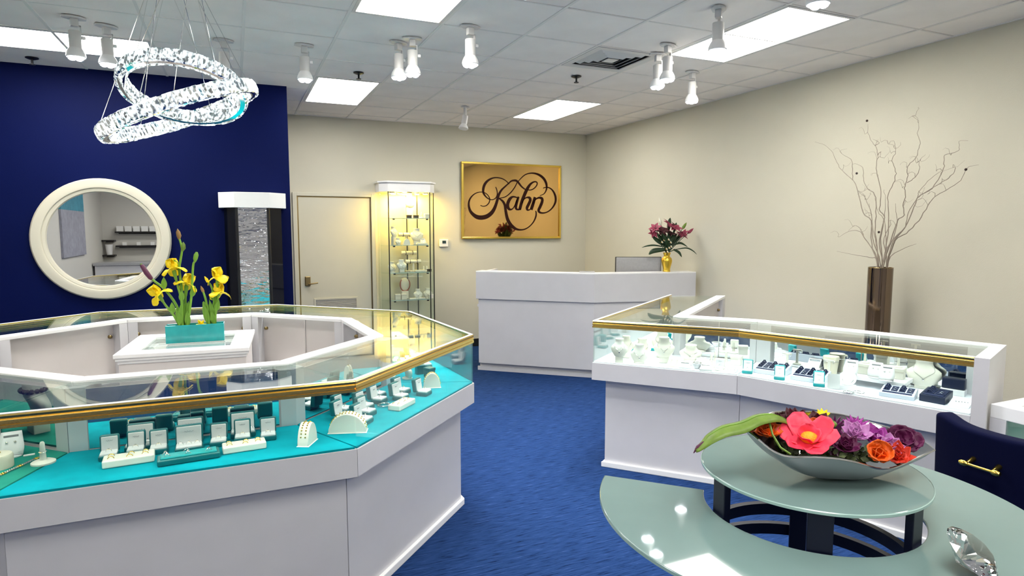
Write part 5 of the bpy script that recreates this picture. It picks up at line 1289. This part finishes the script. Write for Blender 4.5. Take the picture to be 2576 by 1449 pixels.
# ------------------------------------------------------------------ gold vase with lilies on the reception desk
VX, VY, VZ = 4.42, 5.71, 1.1525
t = thing('gold_vase', 'small gold baluster vase on the reception desk', 'vase', (VX, VY, VZ))
obj('body', MB().lathe([(0.0,0.0),(0.042,0.0),(0.043,0.008),(0.038,0.016),(0.044,0.05),(0.056,0.095),(0.060,0.125),(0.054,0.15),(0.036,0.166),(0.033,0.178),(0.040,0.202),(0.046,0.212),(0.042,0.212),(0.030,0.178),(0.03,0.10),(0.0,0.10)], 32, cap=False), 'gold_leaf', t, True)
t = thing('lily_bouquet', 'bouquet of dark pink lilies and white sprays in the gold vase', 'bouquet', (VX, VY, VZ+0.105))
o3 = Vector((VX, VY, VZ+0.105)); nk_ = Vector((0,0,0.115)); rr = random.Random(8)
def stem_to(q, r=0.0035): obj('stem', MB().tube([Vector((0,0,0.004)), nk_+Vector((q.x*0.08,q.y*0.08,0)), nk_*0.4+q*0.6, q], r, 6), 'leaf_dark', t, True)
LIL = [((4.428,5.70,1.655),'petal_lily',1.1),((4.309,5.78,1.631),'petal_lily',0.8),((4.29,5.80,1.569),'petal_lily',0.7),((4.495,5.68,1.624),'petal_lily',1.0),((4.565,5.66,1.545),'petal_lily',0.9),((4.611,5.662,1.563),'petal_lily',0.8),((4.541,5.74,1.649),'petal_maroon',0.8),((4.359,5.72,1.600),'petal_maroon',0.95),((4.442,5.68,1.560),'petal_maroon',1.0),((4.397,5.80,1.585),'petal_maroon',0.9),((4.50,5.80,1.590),'petal_maroon',0.9)]
for k, (p, mt, s) in enumerate(LIL):
    q = Vector(p)-o3; stem_to(q)
    T = Matrix.Translation(q) @ Euler((R(rr.uniform(10,50)), R(rr.uniform(-40,40)), rr.uniform(-0.6,0.6))).to_matrix().to_4x4()
    lh = obj('lily', MB().ball(tuple(q), 0.011*s, 8, 6), 'petal_maroon', t, True)
    for j in range(6):
        M = T @ Matrix.Rotation(2*PI*j/6,4,'Z') @ Matrix.Rotation(R(38),4,'X')
        obj('petal', petal(0.105*s, 0.050*s, -0.9, 0.3, 8, 5, tip=0.75, M=M, seed=j), mt, lh, True, solid=0.001)
for p, mt in (((4.674,5.638,1.600),'petal_lily'),((4.375,5.782,1.705),'petal_white'),((4.615,5.671,1.655),'leaf_broad')):
    q = Vector(p)-o3; stem_to(q); d = (q-nk_).normalized()
    obj('bud', MB().tube([q-d*0.035, q-d*0.01, q+d*0.025, q+d*0.055], [0.006,0.017,0.014,0.002], 10), mt, t, True)
for p in ((4.366,5.70,1.502),(4.411,5.68,1.508),(4.433,5.67,1.477),(4.414,5.67,1.416),(4.385,5.68,1.404),(4.395,5.675,1.373),(4.345,5.71,1.48),(4.44,5.67,1.43)):
    q = Vector(p)-o3; stem_to(q, 0.002)
    wf = obj('white_floret', MB().ball(tuple(q), 0.006, 8, 6), 'stamen', t, True)
    for j in range(6):
        M = Matrix.Translation(q) @ Euler((R(60),0,0.4)).to_matrix().to_4x4() @ Matrix.Rotation(2*PI*j/6,4,'Z') @ Matrix.Rotation(R(20),4,'X')
        obj('petal', petal(0.021,0.014,0.4,0.2,5,3,M=M), 'petal_white', wf, True, solid=0.001)
LV = [([(4.381,5.72,1.430),(4.291,5.76,1.447),(4.217,5.79,1.441),(4.158,5.82,1.422)],0.016),([(4.40,5.71,1.40),(4.277,5.75,1.385),(4.225,5.78,1.346)],0.045),([(4.50,5.69,1.40),(4.552,5.66,1.367),(4.576,5.645,1.315)],0.030),([(4.52,5.68,1.40),(4.627,5.63,1.416),(4.694,5.60,1.385),(4.732,5.58,1.343)],0.014),([(4.50,5.70,1.45),(4.579,5.67,1.471),(4.65,5.64,1.428)],0.022),([(4.456,5.73,1.62),(4.469,5.735,1.698),(4.48,5.74,1.753)],0.042),([(4.55,5.75,1.60),(4.56,5.74,1.66),(4.565,5.74,1.70)],0.03),([(4.43,5.74,1.45),(4.40,5.78,1.52),(4.36,5.82,1.58)],0.05),([(4.46,5.72,1.42),(4.50,5.76,1.50),(4.54,5.80,1.58)],0.05),([(4.44,5.70,1.46),(4.48,5.68,1.52),(4.52,5.67,1.57)],0.045),([(4.43,5.70,1.44),(4.40,5.69,1.51),(4.35,5.69,1.57)],0.05),([(4.43,5.72,1.42),(4.43,5.70,1.50),(4.44,5.69,1.60)],0.055),([(4.45,5.72,1.44),(4.53,5.71,1.50),(4.60,5.70,1.55)],0.05),([(4.42,5.73,1.44),(4.34,5.77,1.50),(4.28,5.80,1.55)],0.045),([(4.44,5.76,1.44),(4.45,5.80,1.54),(4.46,5.82,1.63)],0.06)]
for pl_, w in LV:
    C_ = [Vector(q)-o3 for q in catmull(pl_, 5)]; n = len(C_)
    side = (C_[-1]-C_[0]).cross(Vector((0,-1,0.25))).normalized()
    C_ = [Vector((0,0,0.10))]+C_; n = len(C_)
    m = MB()
    def LL(u, v, C_=C_, n=n, side=side, w=w):
        k = min(n-1,int(round(u*(n-1)))); s = 2*v-1; ww = w*math.sin(PI*min(0.985,0.05+u*0.95))**0.8
        return C_[k]+side*s*ww*0.6+Vector((0,0.25*ww*s*s,0))
    obj('leaf', m.grid(LL, n, 5), 'leaf_dark', t, True, solid=0.0012)

# ------------------------------------------------------------------ crystal chandelier of two interlocked rings
CX, CY = -0.24, 3.95
t = thing('ring_chandelier', 'crystal chandelier of two interlocked tilted glowing rings', 'chandelier', (CX, CY, ZC))
obj('canopy', MB().lathe([(0.16,-0.001),(0.16,-0.028),(0.15,-0.034),(0.0,-0.034)], 40), 'chrome', t, True)
rr = random.Random(2)
for ci, (c, nrm, Rr_, hb) in enumerate((((-0.224,3.95,2.389), Vector((0.091,0.351,0.932)), 0.312, 0.068), ((-0.246,3.936,2.271), Vector((-0.376,-0.028,0.926)), 0.412, 0.068))):
    w = nrm.normalized(); u = w.orthogonal().normalized(); v = w.cross(u)
    M = Matrix(((u.x,v.x,w.x,c[0]-CX),(u.y,v.y,w.y,c[1]-CY),(u.z,v.z,w.z,c[2]-ZC),(0,0,0,1)))
    n = 110 if ci else 84
    fr = obj('ring_frame', MB().lathe([(Rr_-0.026,-hb/2),(Rr_-0.002,-hb/2),(Rr_-0.002,hb/2),(Rr_-0.026,hb/2),(Rr_-0.026,-hb/2)], 96, M=M, cap=False), 'chrome', t, True, angle=30)
    for rad, inn in ((Rr_+0.004, 1), (Rr_-0.032, -1)):
        m = MB()
        for k in range(n):
            a = 2*PI*k/n; wd = 2*PI*rad/n*0.47
            T = M @ Matrix.Rotation(a,4,'Z') @ Matrix.Translation((rad,0,0))
            zz_ = hb/2+0.003+rr.uniform(-0.002,0.003)
            vs = [(-0.006,-wd,-zz_),(-0.006,wd,-zz_),(0.004*inn,-wd,-zz_*0.9),(0.004*inn,wd,-zz_*0.9),(-0.006,-wd,zz_),(-0.006,wd,zz_),(0.004*inn,-wd,zz_*0.9),(0.004*inn,wd,zz_*0.9),(0.011*inn,0,-zz_*0.45),(0.011*inn,0,zz_*0.45)]
            m.add([T @ Vector(q) for q in vs], [(0,1,3,2),(4,6,7,5),(0,4,5,1),(0,2,6,4),(1,5,7,3),(2,8,9,6),(3,7,9,8),(2,3,8),(6,9,7)])
        tag(obj('crystal_row', m, 'crystal_lit', fr), kind='stuff')
    for k in range(6):
        a = 2*PI*k/6+0.4*ci; q = M @ Vector(((Rr_-0.014)*math.cos(a), (Rr_-0.014)*math.sin(a), hb/2))
        obj('wire', MB().tube([q, Vector((0.11*math.cos(a+ci), 0.11*math.sin(a+ci), -0.03))], 0.0018, 5), 'silver', t)

# ------------------------------------------------------------------ the shop front corner, seen in the round mirror
t = thing('canvas_painting', 'tall abstract canvas, blue above grey, on the left wall in the mirror', 'painting', (XL, -1.88, 1.99))
obj('canvas_upper', MB().box(0.002,-0.97,0.0,0.04,0.97,0.85), 'painting_blue', t); obj('canvas_lower', MB().box(0.002,-0.97,-0.90,0.04,0.97,0.0), 'painting_grey', t)
def wall_shelf(x0, x1, z, l):
    s = thing('wall_shelf', l, 'shelf', ((x0+x1)/2, YF, z), 0, 'black wall shelves on the shop front wall')
    obj('board', MB().box(-(x1-x0)/2, 0, -0.035, (x1-x0)/2, 0.24, 0), 'dark_wood', s); obj('cleat', MB().box(-(x1-x0)/2+0.05, 0, -0.06, (x1-x0)/2-0.05, 0.02, -0.035), 'dark_wood', s)
wall_shelf(-2.66,-1.3,1.565,'upper long black wall shelf'); wall_shelf(-2.66,-1.3,1.225,'lower long black wall shelf'); wall_shelf(-2.94,-2.68,1.36,'upper short black corner shelf'); wall_shelf(-2.94,-2.68,1.00,'lower short black corner shelf')
pb = make_gift_box(0.15,0.10,0.13,'paper')
for k in range(7): place(pb, k > 0, ['first','second','third','fourth','fifth','sixth','seventh'][k]+' white gift box from the corner on the upper long shelf', (-2.56+0.175*k,YF+0.12,1.5655), 0, 'white gift boxes')
for k in range(4): place(pb, True, ['first','second','third','fourth'][k]+' white gift box from the corner on the lower long shelf', (-2.48+0.30*k,YF+0.12,1.2255), 0, 'white gift boxes', 0.6)
pv = thing('pitcher', 'clear tall vase on the short corner shelf', 'vase', (-2.81,YF+0.12,1.0005)); obj('body', MB().lathe([(0.0,0.0),(0.06,0.0),(0.085,0.25),(0.08,0.25),(0.055,0.01)], 20, cap=False), 'white_satin', pv, True)
sc2 = thing('sales_counter', 'grey and white sales counter in the front left corner', 'counter', (-2.1,-3.9,0))
obj('body', MB().box(-0.8,-0.35,0,0.8,0.35,0.80), 'laminate', sc2); obj('top', MB().box(-0.83,-0.38,0.80,0.83,0.38,0.86), 'monitor_grey', sc2, bevel=0.005)
